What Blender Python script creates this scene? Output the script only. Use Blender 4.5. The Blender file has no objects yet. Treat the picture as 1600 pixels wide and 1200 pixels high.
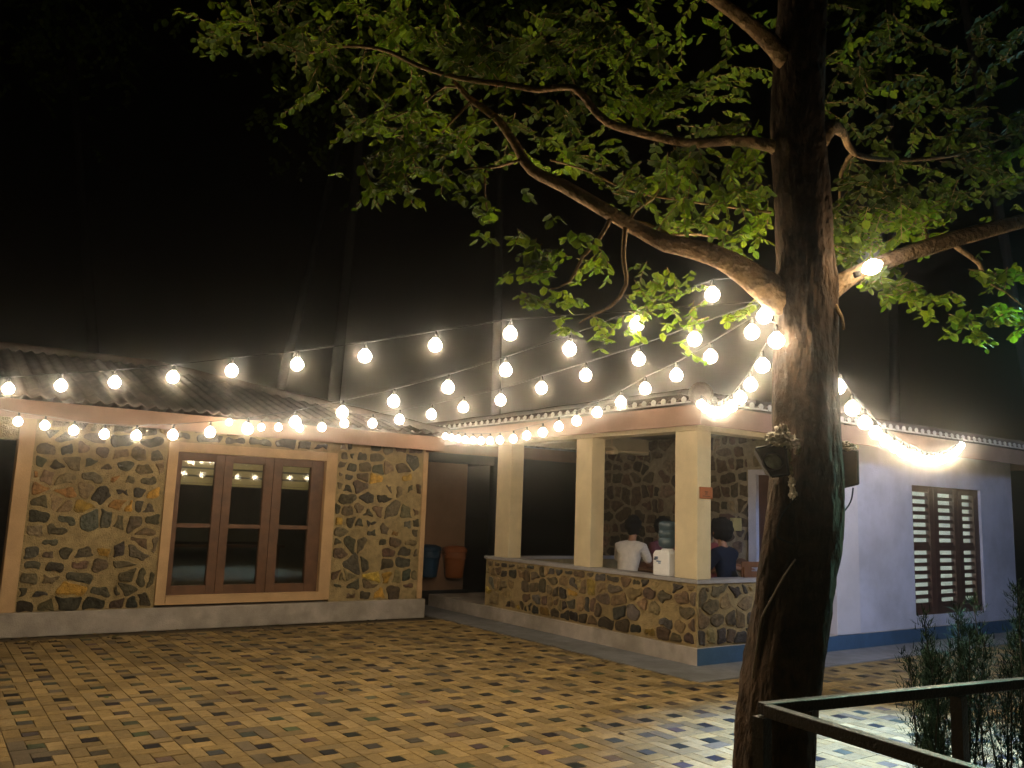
import bpy, bmesh, math, random
from mathutils import Vector, Matrix
import numpy as np
SC = bpy.context.scene
COL = SC.collection
rad = math.radians
rnd = random.Random(7)

# ------------------------------------------------------------------ camera
FPX = 1315.21
YAW, PIT, ROLL = rad(34.9927), rad(8.5075), rad(2.0378)
CAMZ = 1.6
cy, sy, cp, sp = math.cos(YAW), math.sin(YAW), math.cos(PIT), math.sin(PIT)
FW = Vector((sy*cp, cy*cp, sp)); R0 = Vector((cy, -sy, 0)); U0 = R0.cross(FW)
RT = R0*math.cos(ROLL) + U0*math.sin(ROLL); UP = -R0*math.sin(ROLL) + U0*math.cos(ROLL)
FH = Vector((sy, cy))
cam_d = bpy.data.cameras.new('camera'); cam = bpy.data.objects.new('camera', cam_d); COL.objects.link(cam)
cam_d.sensor_width = 36; cam_d.lens = FPX/1600*36; cam_d.clip_start = .05; cam_d.clip_end = 500
M = Matrix((RT, UP, -FW)).transposed().to_4x4(); M.translation = Vector((0, 0, CAMZ)); cam.matrix_world = M
SC.camera = cam

# ------------------------------------------------------------------ world and exposure
W = bpy.data.worlds.new('World'); SC.world = W; W.use_nodes = True
nt = W.node_tree; bg = nt.nodes['Background']
sky = nt.nodes.new('ShaderNodeTexSky'); sky.sky_type = 'NISHITA'; sky.sun_disc = False
sky.sun_elevation = rad(-8); sky.sun_rotation = rad(200)
nt.links.new(sky.outputs[0], bg.inputs[0]); bg.inputs[1].default_value = .12
SC.view_settings.view_transform = 'Standard'; SC.view_settings.look = 'None'
SC.view_settings.exposure = 1.22; SC.view_settings.gamma = 1
SC.render.engine = 'CYCLES'
SC.cycles.use_denoising = True
SC.cycles.volume_bounces = 0; SC.cycles.max_bounces = 6
SC.cycles.sample_clamp_indirect = 3
SC.cycles.use_light_tree = True
BULB_W = 11.5            # watts of each festoon bulb
BULB_C = (1.0, .70, .36)
COOL_W = 3000.0
BLOOM_HAZE = .0098

def ray(u, v):
    return FW + (u-800)/FPX*RT - (v-600)/FPX*UP
def at(u, v, D):
    """world point seen in direction (u,v) at horizontal distance D ahead of the camera"""
    d = ray(u, v); t = D/(d.x*FH.x + d.y*FH.y); return Vector((d.x*t, d.y*t, d.z*t + CAMZ))

# ------------------------------------------------------------------ materials
MATS = {}
def mat(name, col, rough=.8, var=.15, scale=8, bump=.0, bscale=40, metal=0, vcol=False, emit=None, estr=0, spec=.3, col2=None, dirt=0, trans=0):
    if name in MATS: return MATS[name]
    m = bpy.data.materials.new(name); m.use_nodes = True; n = m.node_tree.nodes; l = m.node_tree.links
    b = n['Principled BSDF']; b.inputs['Roughness'].default_value = rough; b.inputs['Metallic'].default_value = metal
    b.inputs['Specular IOR Level'].default_value = spec
    tc = n.new('ShaderNodeTexCoord')
    nz = n.new('ShaderNodeTexNoise'); nz.inputs['Scale'].default_value = scale; nz.inputs['Detail'].default_value = 6
    l.new(tc.outputs['Object'], nz.inputs['Vector'])
    mx = n.new('ShaderNodeMix'); mx.data_type = 'RGBA'; mx.blend_type = 'MULTIPLY'; mx.inputs[0].default_value = 1
    rp = n.new('ShaderNodeValToRGB'); rp.color_ramp.elements[0].position = .3; rp.color_ramp.elements[1].position = .7
    lo = 1-var; hi = 1+var*.4
    rp.color_ramp.elements[0].color = (lo, lo, lo, 1); rp.color_ramp.elements[1].color = (hi, hi, hi, 1)
    l.new(nz.outputs['Fac'], rp.inputs[0]); l.new(rp.outputs[0], mx.inputs[7])
    if vcol:
        at_ = n.new('ShaderNodeAttribute'); at_.attribute_name = 'Col'; l.new(at_.outputs['Color'], mx.inputs[6])
    else:
        mx.inputs[6].default_value = (*col, 1)
    out = mx.outputs[2]
    if dirt:
        n2 = n.new('ShaderNodeTexNoise'); n2.inputs['Scale'].default_value = 1.6; n2.inputs['Detail'].default_value = 9; n2.inputs['Roughness'].default_value = .68
        l.new(tc.outputs['Object'], n2.inputs['Vector'])
        r2 = n.new('ShaderNodeValToRGB'); r2.color_ramp.elements[0].position = .4; r2.color_ramp.elements[1].position = .62
        r2.color_ramp.elements[0].color = (1-dirt, 1-dirt, 1-dirt*1.1, 1); r2.color_ramp.elements[1].color = (1, 1, 1, 1)
        l.new(n2.outputs['Fac'], r2.inputs[0])
        m2 = n.new('ShaderNodeMix'); m2.data_type = 'RGBA'; m2.blend_type = 'MULTIPLY'; m2.inputs[0].default_value = 1
        l.new(out, m2.inputs[6]); l.new(r2.outputs[0], m2.inputs[7]); out = m2.outputs[2]
    l.new(out, b.inputs['Base Color'])
    if bump:
        n3 = n.new('ShaderNodeTexNoise'); n3.inputs['Scale'].default_value = bscale; n3.inputs['Detail'].default_value = 5
        if 'rough_bark' in name:
            mp = n.new('ShaderNodeMapping'); mp.inputs['Scale'].default_value = (1, 1, .4); l.new(tc.outputs['Object'], mp.inputs[0]); l.new(mp.outputs[0], n3.inputs['Vector'])
        else: l.new(tc.outputs['Object'], n3.inputs['Vector'])
        bp = n.new('ShaderNodeBump'); bp.inputs['Strength'].default_value = bump; bp.inputs['Distance'].default_value = .05 if 'rough_bark' in name else .02
        l.new(n3.outputs['Fac'], bp.inputs['Height']); l.new(bp.outputs[0], b.inputs['Normal'])
    if emit:
        b.inputs['Emission Color'].default_value = (*emit, 1); b.inputs['Emission Strength'].default_value = estr
    if trans: b.inputs['Transmission Weight'].default_value = trans
    MATS[name] = m; return m

stone_m = mat('rubble_stone', None, .85, .5, 18, 1.0, 30, vcol=True)
mortar_m = mat('mortar', (.40, .295, .145), .95, .3, 14, .8, 60, dirt=.25)
mortar_in = mat('mortar_grey', (.40, .34, .25), .95, .3, 14, .8, 60, dirt=.3)
orange_m = mat('ochre_paint', (.56, .36, .19), .75, .15, 5, .15, 80, dirt=.15)
fascia_m = mat('fascia_paint', (.40, .235, .165), .7, .15, 3, .1, 60, dirt=.2)
col_m = mat('cream_paint', (.70, .58, .38), .7, .1, 4, .15, 70, dirt=.16)
white_m = mat('lilac_white_plaster', (.6, .59, .68), .8, .1, 3, .2, 60, dirt=.2)
plinth_m = mat('grey_cement', (.46, .40, .35), .85, .2, 6, .35, 70, dirt=.35)
plinthb_m = mat('blue_lit_cement', (.06, .125, .22), .85, .18, 6, .25, 70, dirt=.25)
apron_m = mat('apron_cement', (.24, .235, .24), .85, .2, 6, .25, 70, dirt=.3)
coping_m = mat('coping_cement', (.36, .34, .35), .75, .12, 9, .2, 70, dirt=.15)
wood_m = mat('brown_wood', (.13, .062, .03), .5, .35, 9, .15, 50)
wood2_m = mat('dark_wood', (.085, .04, .028), .5, .35, 9, .15, 50)
chair_m = mat('chair_wood', (.15, .065, .03), .5, .3, 12)
tile_m = mat('clay_roof_tile', (.19, .135, .11), .85, .4, 5, .4, 40, dirt=.45)
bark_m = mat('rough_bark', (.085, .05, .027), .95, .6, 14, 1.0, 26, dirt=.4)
foil_m = mat('crumpled_plastic', (.7, .62, .5), .3, .3, 30, .4, 60)
black_m = mat('black_metal', (.012, .012, .013), .5, .2, 20, .1)
box_m = mat('dark_housing', (.05, .042, .036), .55, .3, 30, .1)
rail_m = mat('dark_rail_paint', (.03, .018, .012), .45, .4, 30, .3, 80)
dark_m = mat('dark_interior', (.03, .028, .026), .9, .2)
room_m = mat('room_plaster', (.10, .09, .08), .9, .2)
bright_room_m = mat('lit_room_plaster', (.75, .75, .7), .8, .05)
brownwall_m = mat('brown_plaster', (.34, .2, .12), .85, .15, 3, .15, 60, dirt=.2)
blind_m = mat('cream_blind', (.75, .6, .36), .8, .1, 20)
paver_m = mat('concrete_paver', None, .85, .22, 25, .5, 90, vcol=True, dirt=.28)
soil_m = mat('soil', (.05, .04, .028), 1, .4, 5, .6, 30)
glass_m = bpy.data.materials.new('window_glass'); glass_m.use_nodes = True
_n = glass_m.node_tree.nodes; _l = glass_m.node_tree.links; _n.remove(_n['Principled BSDF'])
_t = _n.new('ShaderNodeBsdfTransparent'); _t.inputs[0].default_value = (.8, .82, .76, 1)
_g = _n.new('ShaderNodeBsdfGlossy'); _g.inputs['Roughness'].default_value = .04
_f = _n.new('ShaderNodeFresnel'); _f.inputs[0].default_value = 1.5
_mx = _n.new('ShaderNodeMixShader'); _l.new(_f.outputs[0], _mx.inputs[0]); _l.new(_t.outputs[0], _mx.inputs[1]); _l.new(_g.outputs[0], _mx.inputs[2])
_l.new(_mx.outputs[0], _n['Material Output'].inputs[0])

# ------------------------------------------------------------------ mesh helpers
class MB:
    def __init__(s): s.v = []; s.f = []; s.c = []
    def face(s, pts, col=None):
        i = len(s.v); s.v += [tuple(p) for p in pts]; s.f.append(tuple(range(i, i+len(pts)))); s.c.append(col)
    def add(s, vs, fs, col=None):
        i = len(s.v); s.v += [tuple(p) for p in vs]
        for f in fs: s.f.append(tuple(i+k for k in f)); s.c.append(col)
    def box(s, x0, x1, y0, y1, z0, z1, col=None, M=None):
        vs = [Vector((x, y, z)) for x in (x0, x1) for y in (y0, y1) for z in (z0, z1)]
        if M: vs = [M @ p for p in vs]
        s.add(vs, [(0, 1, 3, 2), (4, 6, 7, 5), (0, 4, 5, 1), (2, 3, 7, 6), (0, 2, 6, 4), (1, 5, 7, 3)], col)
    def tube(s, pts, rs, n=8, col=None, cap=True, noise=0, seed=0):
        pts = [Vector(p) for p in pts]; rr = random.Random(seed)
        if not hasattr(rs, '__len__'): rs = [rs]*len(pts)
        base = len(s.v); prev = None
        ph = [rr.uniform(0, 6.28) for _ in range(6)]
        for i, p in enumerate(pts):
            t = (pts[min(i+1, len(pts)-1)] - pts[max(i-1, 0)]).normalized()
            if prev is None:
                a = t.cross(Vector((.3, .9, .1))).normalized()
            else:
                a = (prev - t*prev.dot(t)).normalized()
            prev = a; b = t.cross(a)
            for k in range(n):
                an = 2*math.pi*k/n
                q = 1
                if noise: q += noise*(math.sin(3*an+ph[0]+i*.21)*.5+math.sin(5*an+ph[1]-i*.13)*.35+math.sin(9*an+ph[2]+i*.3)*.25+rr.uniform(-.35, .35))
                s.v.append(tuple(p + (a*math.cos(an)+b*math.sin(an))*rs[i]*q))
        for i in range(len(pts)-1):
            for k in range(n):
                a0 = base+i*n+k; a1 = base+i*n+(k+1) % n
                s.f.append((a0, a1, a1+n, a0+n)); s.c.append(col)
        if cap:
            s.f.append(tuple(base+k for k in range(n))[::-1]); s.c.append(col)
            s.f.append(tuple(base+(len(pts)-1)*n+k for k in range(n))); s.c.append(col)
    def lathe(s, prof, M=Matrix(), n=16, col=None):
        base = len(s.v)
        for r, z in prof:
            for k in range(n):
                a = 2*math.pi*k/n; s.v.append(tuple(M @ Vector((r*math.cos(a), r*math.sin(a), z))))
        for i in range(len(prof)-1):
            for k in range(n):
                a0 = base+i*n+k; a1 = base+i*n+(k+1) % n
                s.f.append((a0, a1, a1+n, a0+n)); s.c.append(col)
    def build(s, name, m, parent=None, smooth=False, bevel=0):
        me = bpy.data.meshes.new(name); me.from_pydata(s.v, [], s.f); me.materials.append(m)
        if any(c is not None for c in s.c):
            ca = me.color_attributes.new('Col', 'FLOAT_COLOR', 'CORNER')
            arr = np.ones((len(me.loops), 4), dtype=np.float32); k = 0
            for f, c in zip(s.f, s.c):
                if c is not None: arr[k:k+len(f), :3] = c
                k += len(f)
            ca.data.foreach_set('color', arr.ravel())
        bm = bmesh.new(); bm.from_mesh(me); bmesh.ops.recalc_face_normals(bm, faces=bm.faces); bm.to_mesh(me); bm.free()
        if smooth: me.polygons.foreach_set('use_smooth', [True]*len(me.polygons))
        o = bpy.data.objects.new(name, me); COL.objects.link(o)
        if parent: o.parent = parent
        if bevel:
            b = o.modifiers.new('bevel', 'BEVEL'); b.width = bevel; b.segments = 2; b.limit_method = 'ANGLE'
        return o
def tag(o, label=None, cat=None, group=None, kind=None):
    if label: o['label'] = label
    if cat: o['category'] = cat
    if group: o['group'] = group
    if kind: o['kind'] = kind
    return o
def empty(name, loc, label, cat, group=None, rz=0):
    o = bpy.data.objects.new(name, None); COL.objects.link(o); o.location = loc; o.rotation_euler.z = rz
    o.empty_display_size = .2
    bpy.context.view_layer.update()
    return tag(o, label, cat, group)
def adopt(root, *obs):
    """parent parts that were built in world coordinates"""
    bpy.context.view_layer.update()
    for o in obs:
        o.parent = root; o.matrix_parent_inverse = root.matrix_world.inverted()
def boxobj(name, m, args, root=None, bevel=0):
    b = MB()
    for a in args: b.box(*a)
    o = b.build(name, m, bevel=bevel)
    if root: adopt(root, o)
    return o

# ------------------------------------------------------------------ rubble masonry
PAL_L = [((.10, .08, .05), 6), ((.13, .10, .06), 5), ((.075, .065, .048), 5), ((.18, .13, .07), 4), ((.25, .18, .095), 3), ((.14, .09, .06), 2), ((.36, .18, .05), 1), ((.48, .29, .05), 1), ((.085, .085, .06), 2)]
PAL_P = [((.11, .085, .055), 6), ((.15, .105, .06), 5), ((.075, .065, .055), 5), ((.22, .155, .08), 4), ((.28, .20, .10), 3), ((.13, .085, .06), 2), ((.42, .26, .06), 1.6), ((.50, .33, .06), 1), ((.11, .10, .09), 3)]
PAL_I = [((.12, .095, .065), 6), ((.15, .11, .08), 5), ((.09, .075, .06), 4), ((.17, .11, .08), 3), ((.26, .2, .13), 3)]
def clip(poly, px, py, nx, ny):
    out = []
    for i in range(len(poly)):
        a = poly[i]; b = poly[(i+1) % len(poly)]
        da = (a[0]-px)*nx+(a[1]-py)*ny; db = (b[0]-px)*nx+(b[1]-py)*ny
        if da <= 0: out.append(a)
        if (da < 0 < db) or (db < 0 < da):
            t = da/(da-db); out.append((a[0]+(b[0]-a[0])*t, a[1]+(b[1]-a[1])*t))
    return out
def rubble(mb, rect, fr, cw, ch, pal, seed, gap=(.010, .034), depth=.026, low=None, skip=.08):
    """stones on rect (s0,s1,z0,z1); fr(s,z,out)->world"""
    rr = random.Random(seed); s0, s1, z0, z1 = rect
    seeds = []
    z = z0; row = 0
    while z < z1-.02:
        h = ch*rr.uniform(.8, 1.25)
        s = s0 - rr.uniform(0, .5)*cw
        while s < s1+.3*cw:
            w = cw*rr.choice((.4, .55, .8, 1, 1.25, 1.5))
            if rr.random() < .12: s += w; continue
            seeds.append((s+w/2+rr.uniform(-.12, .12)*w, z+h/2+rr.uniform(-.2, .2)*h)); s += w
        z += h
    asp = cw/ch*1.0
    for i, (sx, sz) in enumerate(seeds):
        if not (s0 < sx < s1 and z0 < sz < z1): continue
        if rr.random() < skip: continue
        poly = [(s0, z0*asp), (s1, z0*asp), (s1, z1*asp), (s0, z1*asp)]
        cx, cz = sx, sz*asp
        for j, (tx, tz) in enumerate(seeds):
            if i == j: continue
            tz2 = tz*asp
            if abs(tx-cx) > 2.2*cw or abs(tz2-cz) > 2.2*cw: continue
            poly = clip(poly, (cx+tx)/2, (cz+tz2)/2, tx-cx, tz2-cz)
            if len(poly) < 3: break
        if len(poly) < 3: continue
        poly = [(a, b/asp) for a, b in poly]
        mx = sum(a for a, b in poly)/len(poly); mz = sum(b for a, b in poly)/len(poly)
        g = rr.uniform(*gap)*rr.choice((.8, 1, 1, 1.6)); P = []
        sub = []
        for k in range(len(poly)):
            a = poly[k]; b = poly[(k+1) % len(poly)]
            L = math.hypot(b[0]-a[0], b[1]-a[1]); m = max(1, int(L/.06))
            for q in range(m): sub.append((a[0]+(b[0]-a[0])*q/m, a[1]+(b[1]-a[1])*q/m))
        for a, b in sub:
            d = math.hypot(a-mx, b-mz)
            if d < g*1.5: continue
            k = (d-g*1.25)/d
            P.append((mx+(a-mx)*k+rr.uniform(-.014, .014), mz+(b-mz)*k+rr.uniform(-.014, .014)))
        if len(P) < 5: continue
        for _ in range(1):
            Q = []
            for k in range(len(P)):
                a = P[k]; b = P[(k+1) % len(P)]
                Q += [(a[0]*.72+b[0]*.28, a[1]*.72+b[1]*.28), (a[0]*.28+b[0]*.72, a[1]*.28+b[1]*.72)]
            P = Q
        c = rr.choices([p[0] for p in pal], [p[1] for p in pal])[0]
        f = rr.uniform(.75, 1.3)
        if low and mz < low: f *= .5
        c = tuple(x*f*rr.uniform(.92, 1.08) for x in c)
        dd = depth*rr.uniform(.5, 1.4); n = len(P)
        vs = [fr(a, b, -.004) for a, b in P] + [fr(mx+(a-mx)*.95, mz+(b-mz)*.95, dd*.8) for a, b in P] + [fr(mx+(a-mx)*.6, mz+(b-mz)*.6, dd+rr.uniform(-.003, .003)) for a, b in P]
        fs = [(k, (k+1) % n, (k+1) % n+n, k+n) for k in range(n)] + [(k+n, (k+1) % n+n, (k+1) % n+2*n, k+2*n) for k in range(n)] + [tuple(range(2*n, 3*n))]
        mb.add(vs, fs, c)

# ------------------------------------------------------------------ ground
g = MB(); g.face([(-120, -120, -.02), (120, -120, -.02), (120, 120, -.02), (-120, 120, -.02)])
tag(g.build('ground', soil_m), kind='structure')
g = MB(); g.face([(-9, -4, -.008), (22, -4, -.008), (22, 11.2, -.008), (-9, 11.2, -.008)])
tag(g.build('joint_sand', mat('joint_sand', (.10, .075, .045), 1, .4, 30, .4, 80)), kind='structure')
pv = MB(); sx, sy_ = .315, .33; X0, Y0 = 5.56-.5*sx, 5.04-.5*sy_
rr = random.Random(3)
def paver(i0, j0, wi, hj, ox, oy, dark):
    x0 = ox+i0*sx/3; x1 = ox+(i0+wi)*sx/3; y0 = oy+j0*sy_/3; y1 = oy+(j0+hj)*sy_/3
    e = .0022; z = rr.uniform(-.0015, .0015); tx, ty = rr.uniform(-.001, .001), rr.uniform(-.001, .001)
    if dark:
        q = rr.random()
        c = (.012, .012, .012) if q < .45 else ((.06, .055, .042) if q < .9 else (.12, .095, .065))
        c = tuple(k*rr.uniform(.7, 1.35) for k in c)
    else:
        f = rr.choice((.68, .82, .95, 1, 1.08, 1.25)); t = rr.uniform(0, 1)
        c = (f*(.32+.03*t), f*(.225+.01*t), f*(.105-.015*t)) if rr.random() < .93 else (.16, .12, .075)
    vs = [(x0+e, y0+e, -.01), (x1-e, y0+e, -.01), (x1-e, y1-e, -.01), (x0+e, y1-e, -.01)]
    b = .004
    vs += [(x0+e, y0+e, z-.003), (x1-e, y0+e, z-.003), (x1-e, y1-e, z-.003), (x0+e, y1-e, z-.003)]
    vs += [(x0+e+b, y0+e+b, z-tx-ty), (x1-e-b, y0+e+b, z+tx-ty), (x1-e-b, y1-e-b, z+tx+ty), (x0+e+b, y1-e-b, z-tx+ty)]
    pv.add(vs, [(0, 1, 5, 4), (1, 2, 6, 5), (2, 3, 7, 6), (3, 0, 4, 7), (4, 5, 9, 8), (5, 6, 10, 9), (6, 7, 11, 10), (7, 4, 8, 11), (8, 9, 10, 11)], c)
for a in range(-30, 36):
    for b in range(-20, 18):
        ox = X0+a*sx; oy = Y0+b*sy_
        if oy > 10.97 or (ox > 6.5 and oy > 5.75) or (ox > 14.5): continue
        paver(1, 1, 1, 1, ox, oy, True)
        paver(0, 0, 2, 1, ox, oy, False); paver(2, 0, 1, 2, ox, oy, False)
        paver(1, 2, 2, 1, ox, oy, False); paver(0, 1, 1, 2, ox, oy, False)
tag(pv.build('paved_yard', paver_m), kind='structure')
ap = MB(); ap.box(6.47, 20, 5.88, 6.5, -.01, .012); ap.box(6.47, 7.11, 6.5, 12.5, -.01, .012)
tag(ap.build('concrete_apron', apron_m, bevel=.004), kind='structure')

lt = MB(); q_ = random.Random(5)
for k in range(420):
    if k < 260: x_, y_ = q_.uniform(-1, 5.5), 10.98-abs(q_.gauss(0, .28))
    elif k < 300: x_, y_ = 6.42-abs(q_.gauss(0, .15)), q_.uniform(6.5, 10)
    else: x_, y_ = q_.uniform(-1, 9), q_.uniform(3, 10.8)
    if x_ > 6.4 and y_ > 5.8: continue
    a_ = q_.uniform(0, 6.28); L_ = q_.uniform(.03, .075); W2 = L_*.35; ca, sa = math.cos(a_), math.sin(a_); zz = [q_.uniform(.004, .018) for _ in range(4)]
    c_ = q_.choice(((.05, .03, .015), (.12, .07, .025), (.2, .13, .04), (.035, .028, .02), (.10, .11, .03)))
    lt.face([(x_, y_, .004), (x_+ca*L_*.5-sa*W2, y_+sa*L_*.5+ca*W2, zz[0]), (x_+ca*L_, y_+sa*L_, zz[1]), (x_+ca*L_*.5+sa*W2, y_+sa*L_*.5-ca*W2, zz[2])], c_)
tag(lt.build('fallen_leaves', mat('dry_leaf', None, .8, .2, 20, vcol=True)), kind='stuff')
# ------------------------------------------------------------------ left stone house
YL = 11.1
H1 = empty('stone_house', (3, YL, 0), 'long low rubble stone house with three-leaf window and sloping tiled roof, left of the passage', 'house')
SL = [(-7.5, .35, 0, 0), (1.09, 2.555, .27, 2.55), (4.825, 6.2, .27, 2.55), (2.555, 4.825, 2.3, 2.55)]
w = MB()
w.box(1.09, 2.56, YL, YL+.25, .2, 2.6); w.box(4.82, 6.2, YL, YL+.25, .2, 2.6); w.box(2.56, 4.82, YL, YL+.25, 2.3, 2.6)
w.box(-7.5, .0, YL+.02, YL+.25, .2, 2.6); w.box(0, 1, YL+.02, YL+.25, 2.2, 2.6)
w.box(6.0, 6.2, YL+.25, 17, .2, 2.6); w.box(-7.5, -7.3, YL+.25, 17, .2, 2.6); w.box(-7.3, 6.0, 16.8, 17, .2, 2.6)
wall = w.build('wall', mortar_m); adopt(H1, wall)
st = MB()
f1 = lambda s, z, o: (s, YL-o, z)
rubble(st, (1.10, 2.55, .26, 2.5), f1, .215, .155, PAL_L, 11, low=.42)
adopt(H1, st.build('wall_stones', stone_m)); st = MB()
rubble(st, (4.83, 6.19, .26, 2.5), f1, .20, .15, PAL_L, 12)
adopt(H1, st.build('wall_stones', stone_m)); st = MB()
rubble(st, (2.57, 4.81, 2.31, 2.5), f1, .25, .14, PAL_L, 13)
adopt(H1, st.build('wall_stones', stone_m))
boxobj('plinth', plinth_m, [(-7.5, 6.32, YL-.06, YL+.5, 0, .27)], H1, .012)
boxobj('pilaster', orange_m, [(.93, 1.09, YL-.02, YL+.25, .271, 2.55)], H1, .005)
boxobj('corner_band', orange_m, [(6.2, 6.28, YL-.015, YL+.25, .271, 2.55)], H1, .005)
# doorway left of the pilaster
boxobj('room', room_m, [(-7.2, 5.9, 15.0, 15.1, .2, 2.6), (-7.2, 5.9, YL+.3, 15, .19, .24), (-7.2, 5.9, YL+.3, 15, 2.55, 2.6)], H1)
t0_ = empty('dining_table', (3.6, 12.6, .24), 'dark table inside the stone house, dimly seen through the lower window panes', 'table')
boxobj('tabletop', chair_m, [(2.9, 4.6, 12.3, 13.1, .93, .97)], t0_)
for a_ in (2.95, 4.5):
    for b_ in (12.35, 13.0): boxobj('leg', chair_m, [(a_, a_+.05, b_, b_+.05, .241, .93)], t0_)
boxobj('partition', mat('pale_partition', (.22, .2, .18), .9), [(1.5, 6.0, 13.9, 14.0, .25, 2.5)], H1)
# window
ws = MB()
ws.box(2.56, 2.68, YL-.03, YL+.2, .3, 2.3); ws.box(4.66, 4.82, YL-.03, YL+.2, .3, 2.3)
ws.box(2.68, 4.66, YL-.03, YL+.2, 2.18, 2.3); ws.box(2.68, 4.66, YL-.035, YL+.2, .3, .41)
adopt(H1, ws.build('window_surround', orange_m, bevel=.004))
wf = MB(); y0, y1 = YL+.05, YL+.13
for a, b in ((2.68, 2.755), (3.175, 3.285), (3.29, 3.40), (3.82, 3.94), (3.945, 4.07), (4.48, 4.66)): wf.box(a, b, y0, y1, .41, 2.18)
xs = ((2.755, 3.175), (3.40, 3.82), (4.07, 4.48))
for a, b in xs:
    wf.box(a, b, y0+.003, y1, .41, .52); wf.box(a, b, y0+.003, y1, 2.08, 2.18); wf.box(a, b, y0+.01, y1-.02, 1.235, 1.29)
win = wf.build('window', wood_m, bevel=.004); adopt(H1, win)
for a, b in xs:
    p_ = MB(); p_.box(a, b, y0+.045, y0+.049, .52, 2.08); o = p_.build('pane', glass_m); o.parent = win
    bl = MB()
    for k in range(3): bl.box(a-.02, b+.02, YL+.16-.008*k, YL+.172-.008*k, 1.805+.1*k, 1.882+.1*k)
    bl.box(a-.02, b+.02, YL+.14, YL+.16, 1.775, 1.80)
    o = bl.build('roller_blind', blind_m); o.parent = win
adopt(H1)
for o in win.children: o.matrix_parent_inverse = win.matrix_world.inverted()

def corr_slope(mb, p0, p1, up, run, rise, cut0, cut1, per=.15, amp=.024, courses=.33):
    """corrugated tiled slope from eave p0->p1; up = plan direction to ridge"""
    p0 = Vector(p0); p1 = Vector(p1); L = (p1-p0).length; d = (p1-p0)/L; up = Vector(up)
    n = int(L/per*8); nt_ = max(2, int(run/courses)*2)
    idx = []
    for i in range(n+1):
        s = L*i/n
        tm = min(run, s/cut0*1.0 if cut0 else run, (L-s)/cut1 if cut1 else run)
        tm = max(tm, .001)
        row = []
        for j in range(nt_+1):
            t = tm*j/nt_
            c = (t/courses) % 1
            ph = 2*math.pi*s/per
            h = amp*max(math.sin(ph), -.55) - .012*c
            q = p0 + d*s + up*t + Vector((0, 0, rise/run*t + h + .012))
            row.append(len(mb.v)); mb.v.append(tuple(q))
        idx.append(row)
    for i in range(n):
        for j in range(nt_):
            mb.f.append((idx[i][j], idx[i+1][j], idx[i+1][j+1], idx[i][j+1])); mb.c.append(None)
def roof(root, rect, zeave, slope, m):
    """hip roof over rect (x0,x1,y0,y1)"""
    x0, x1, ya, yb = rect; run = min(x1-x0, yb-ya)/2; rise = run*slope
    r = MB()
    corr_slope(r, (x0, ya, zeave), (x1, ya, zeave), (0, 1, 0), run, rise, 1, 1)
    corr_slope(r, (x1, yb, zeave), (x0, yb, zeave), (0, -1, 0), run, rise, 1, 1)
    corr_slope(r, (x1, ya, zeave), (x1, yb, zeave), (-1, 0, 0), run, rise, 1, 1)
    corr_slope(r, (x0, yb, zeave), (x0, ya, zeave), (1, 0, 0), run, rise, 1, 1)
    o = r.build('roof', m, smooth=True); s = o.modifiers.new('thick', 'SOLIDIFY'); s.thickness = .014; s.offset = 0
    adopt(root, o)
    # ridge and hip caps
    c = MB()
    A = [Vector((x0, ya, zeave)), Vector((x1, ya, zeave)), Vector((x1, yb, zeave)), Vector((x0, yb, zeave))]
    if x1-x0 > yb-ya:
        B = [Vector((x0+run, ya+run, zeave+rise)), Vector((x1-run, ya+run, zeave+rise))]; mp = (0, 1, 1, 0)
    else:
        B = [Vector((x0+run, ya+run, zeave+rise)), Vector((x0+run, yb-run, zeave+rise))]; mp = (0, 0, 1, 1)
    for k in range(4):
        P = [A[k].lerp(B[mp[k]], t/14)+Vector((0, 0, .03)) for t in range(15)]
        c.tube(P, [.085-.012*(t % 2) for t in range(15)], 10)
    P = [B[0].lerp(B[1], t/24)+Vector((0, 0, .03)) for t in range(25)]
    c.tube(P, [.085-.012*(t % 2) for t in range(25)], 10)
    o2 = c.build('ridge_cap', m, smooth=True); o2.parent = o; o2.matrix_parent_inverse = o.matrix_world.inverted()
    return o
roof(H1, (-8, 6.28, 10.55, 17.4), 2.635, .29, tile_m)
boxobj('fascia', fascia_m, [(-8, 6.26, 10.6, 10.63, 2.41, 2.61), (6.23, 6.26, 10.63, 17.3, 2.41, 2.61), (-8, 6.23, 10.63, YL, 2.5, 2.515)], H1)

# ------------------------------------------------------------------ passage back wall and bins
H3 = empty('back_building', (7.5, 13.5, 0), 'brown plastered wall block closing the dark passage between the two houses', 'building')
boxobj('wall', brownwall_m, [(6.3, 8.5, 13.5, 16, .12, 2.42)], H3)
boxobj('lintel', mat('grey_lintel', (.1, .1, .1), .9), [(6.3, 9.0, 13.35, 16, 2.425, 2.75)], H3)
boxobj('base', dark_m, [(6.3, 8.6, 13.45, 16, 0, .118)], H3)
def bin_(name, x, y, z, m, label):
    r = empty(name, (x, y, z), label, 'bin', 'bins hung on the passage wall')
    b = MB(); b.lathe([(0, 0), (.15, 0), (.16, .02), (.19, .3), (.195, .33), (.205, .34), (.205, .36), (.20, .45)], n=28)
    b.build('tub', m, r, smooth=True)
    l_ = MB(); l_.lathe([(.215, .45), (.222, .46), (.222, .49), (.205, .53), (.12, .56), (0, .565)], n=28)
    l_.build('lid', m, r, smooth=True)
    for sg in (-1, 1):
        k = MB(); k.tube([(sg*.2, -.02, .40), (sg*.235, -.03, .42), (sg*.235, .05, .42), (sg*.2, .04, .4)], .009, 6); k.build('handle', m, r)
    k = MB(); k.box(-.03, .03, .19, .25, .2, .3); k.build('bracket', black_m, r)
    return r
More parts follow.
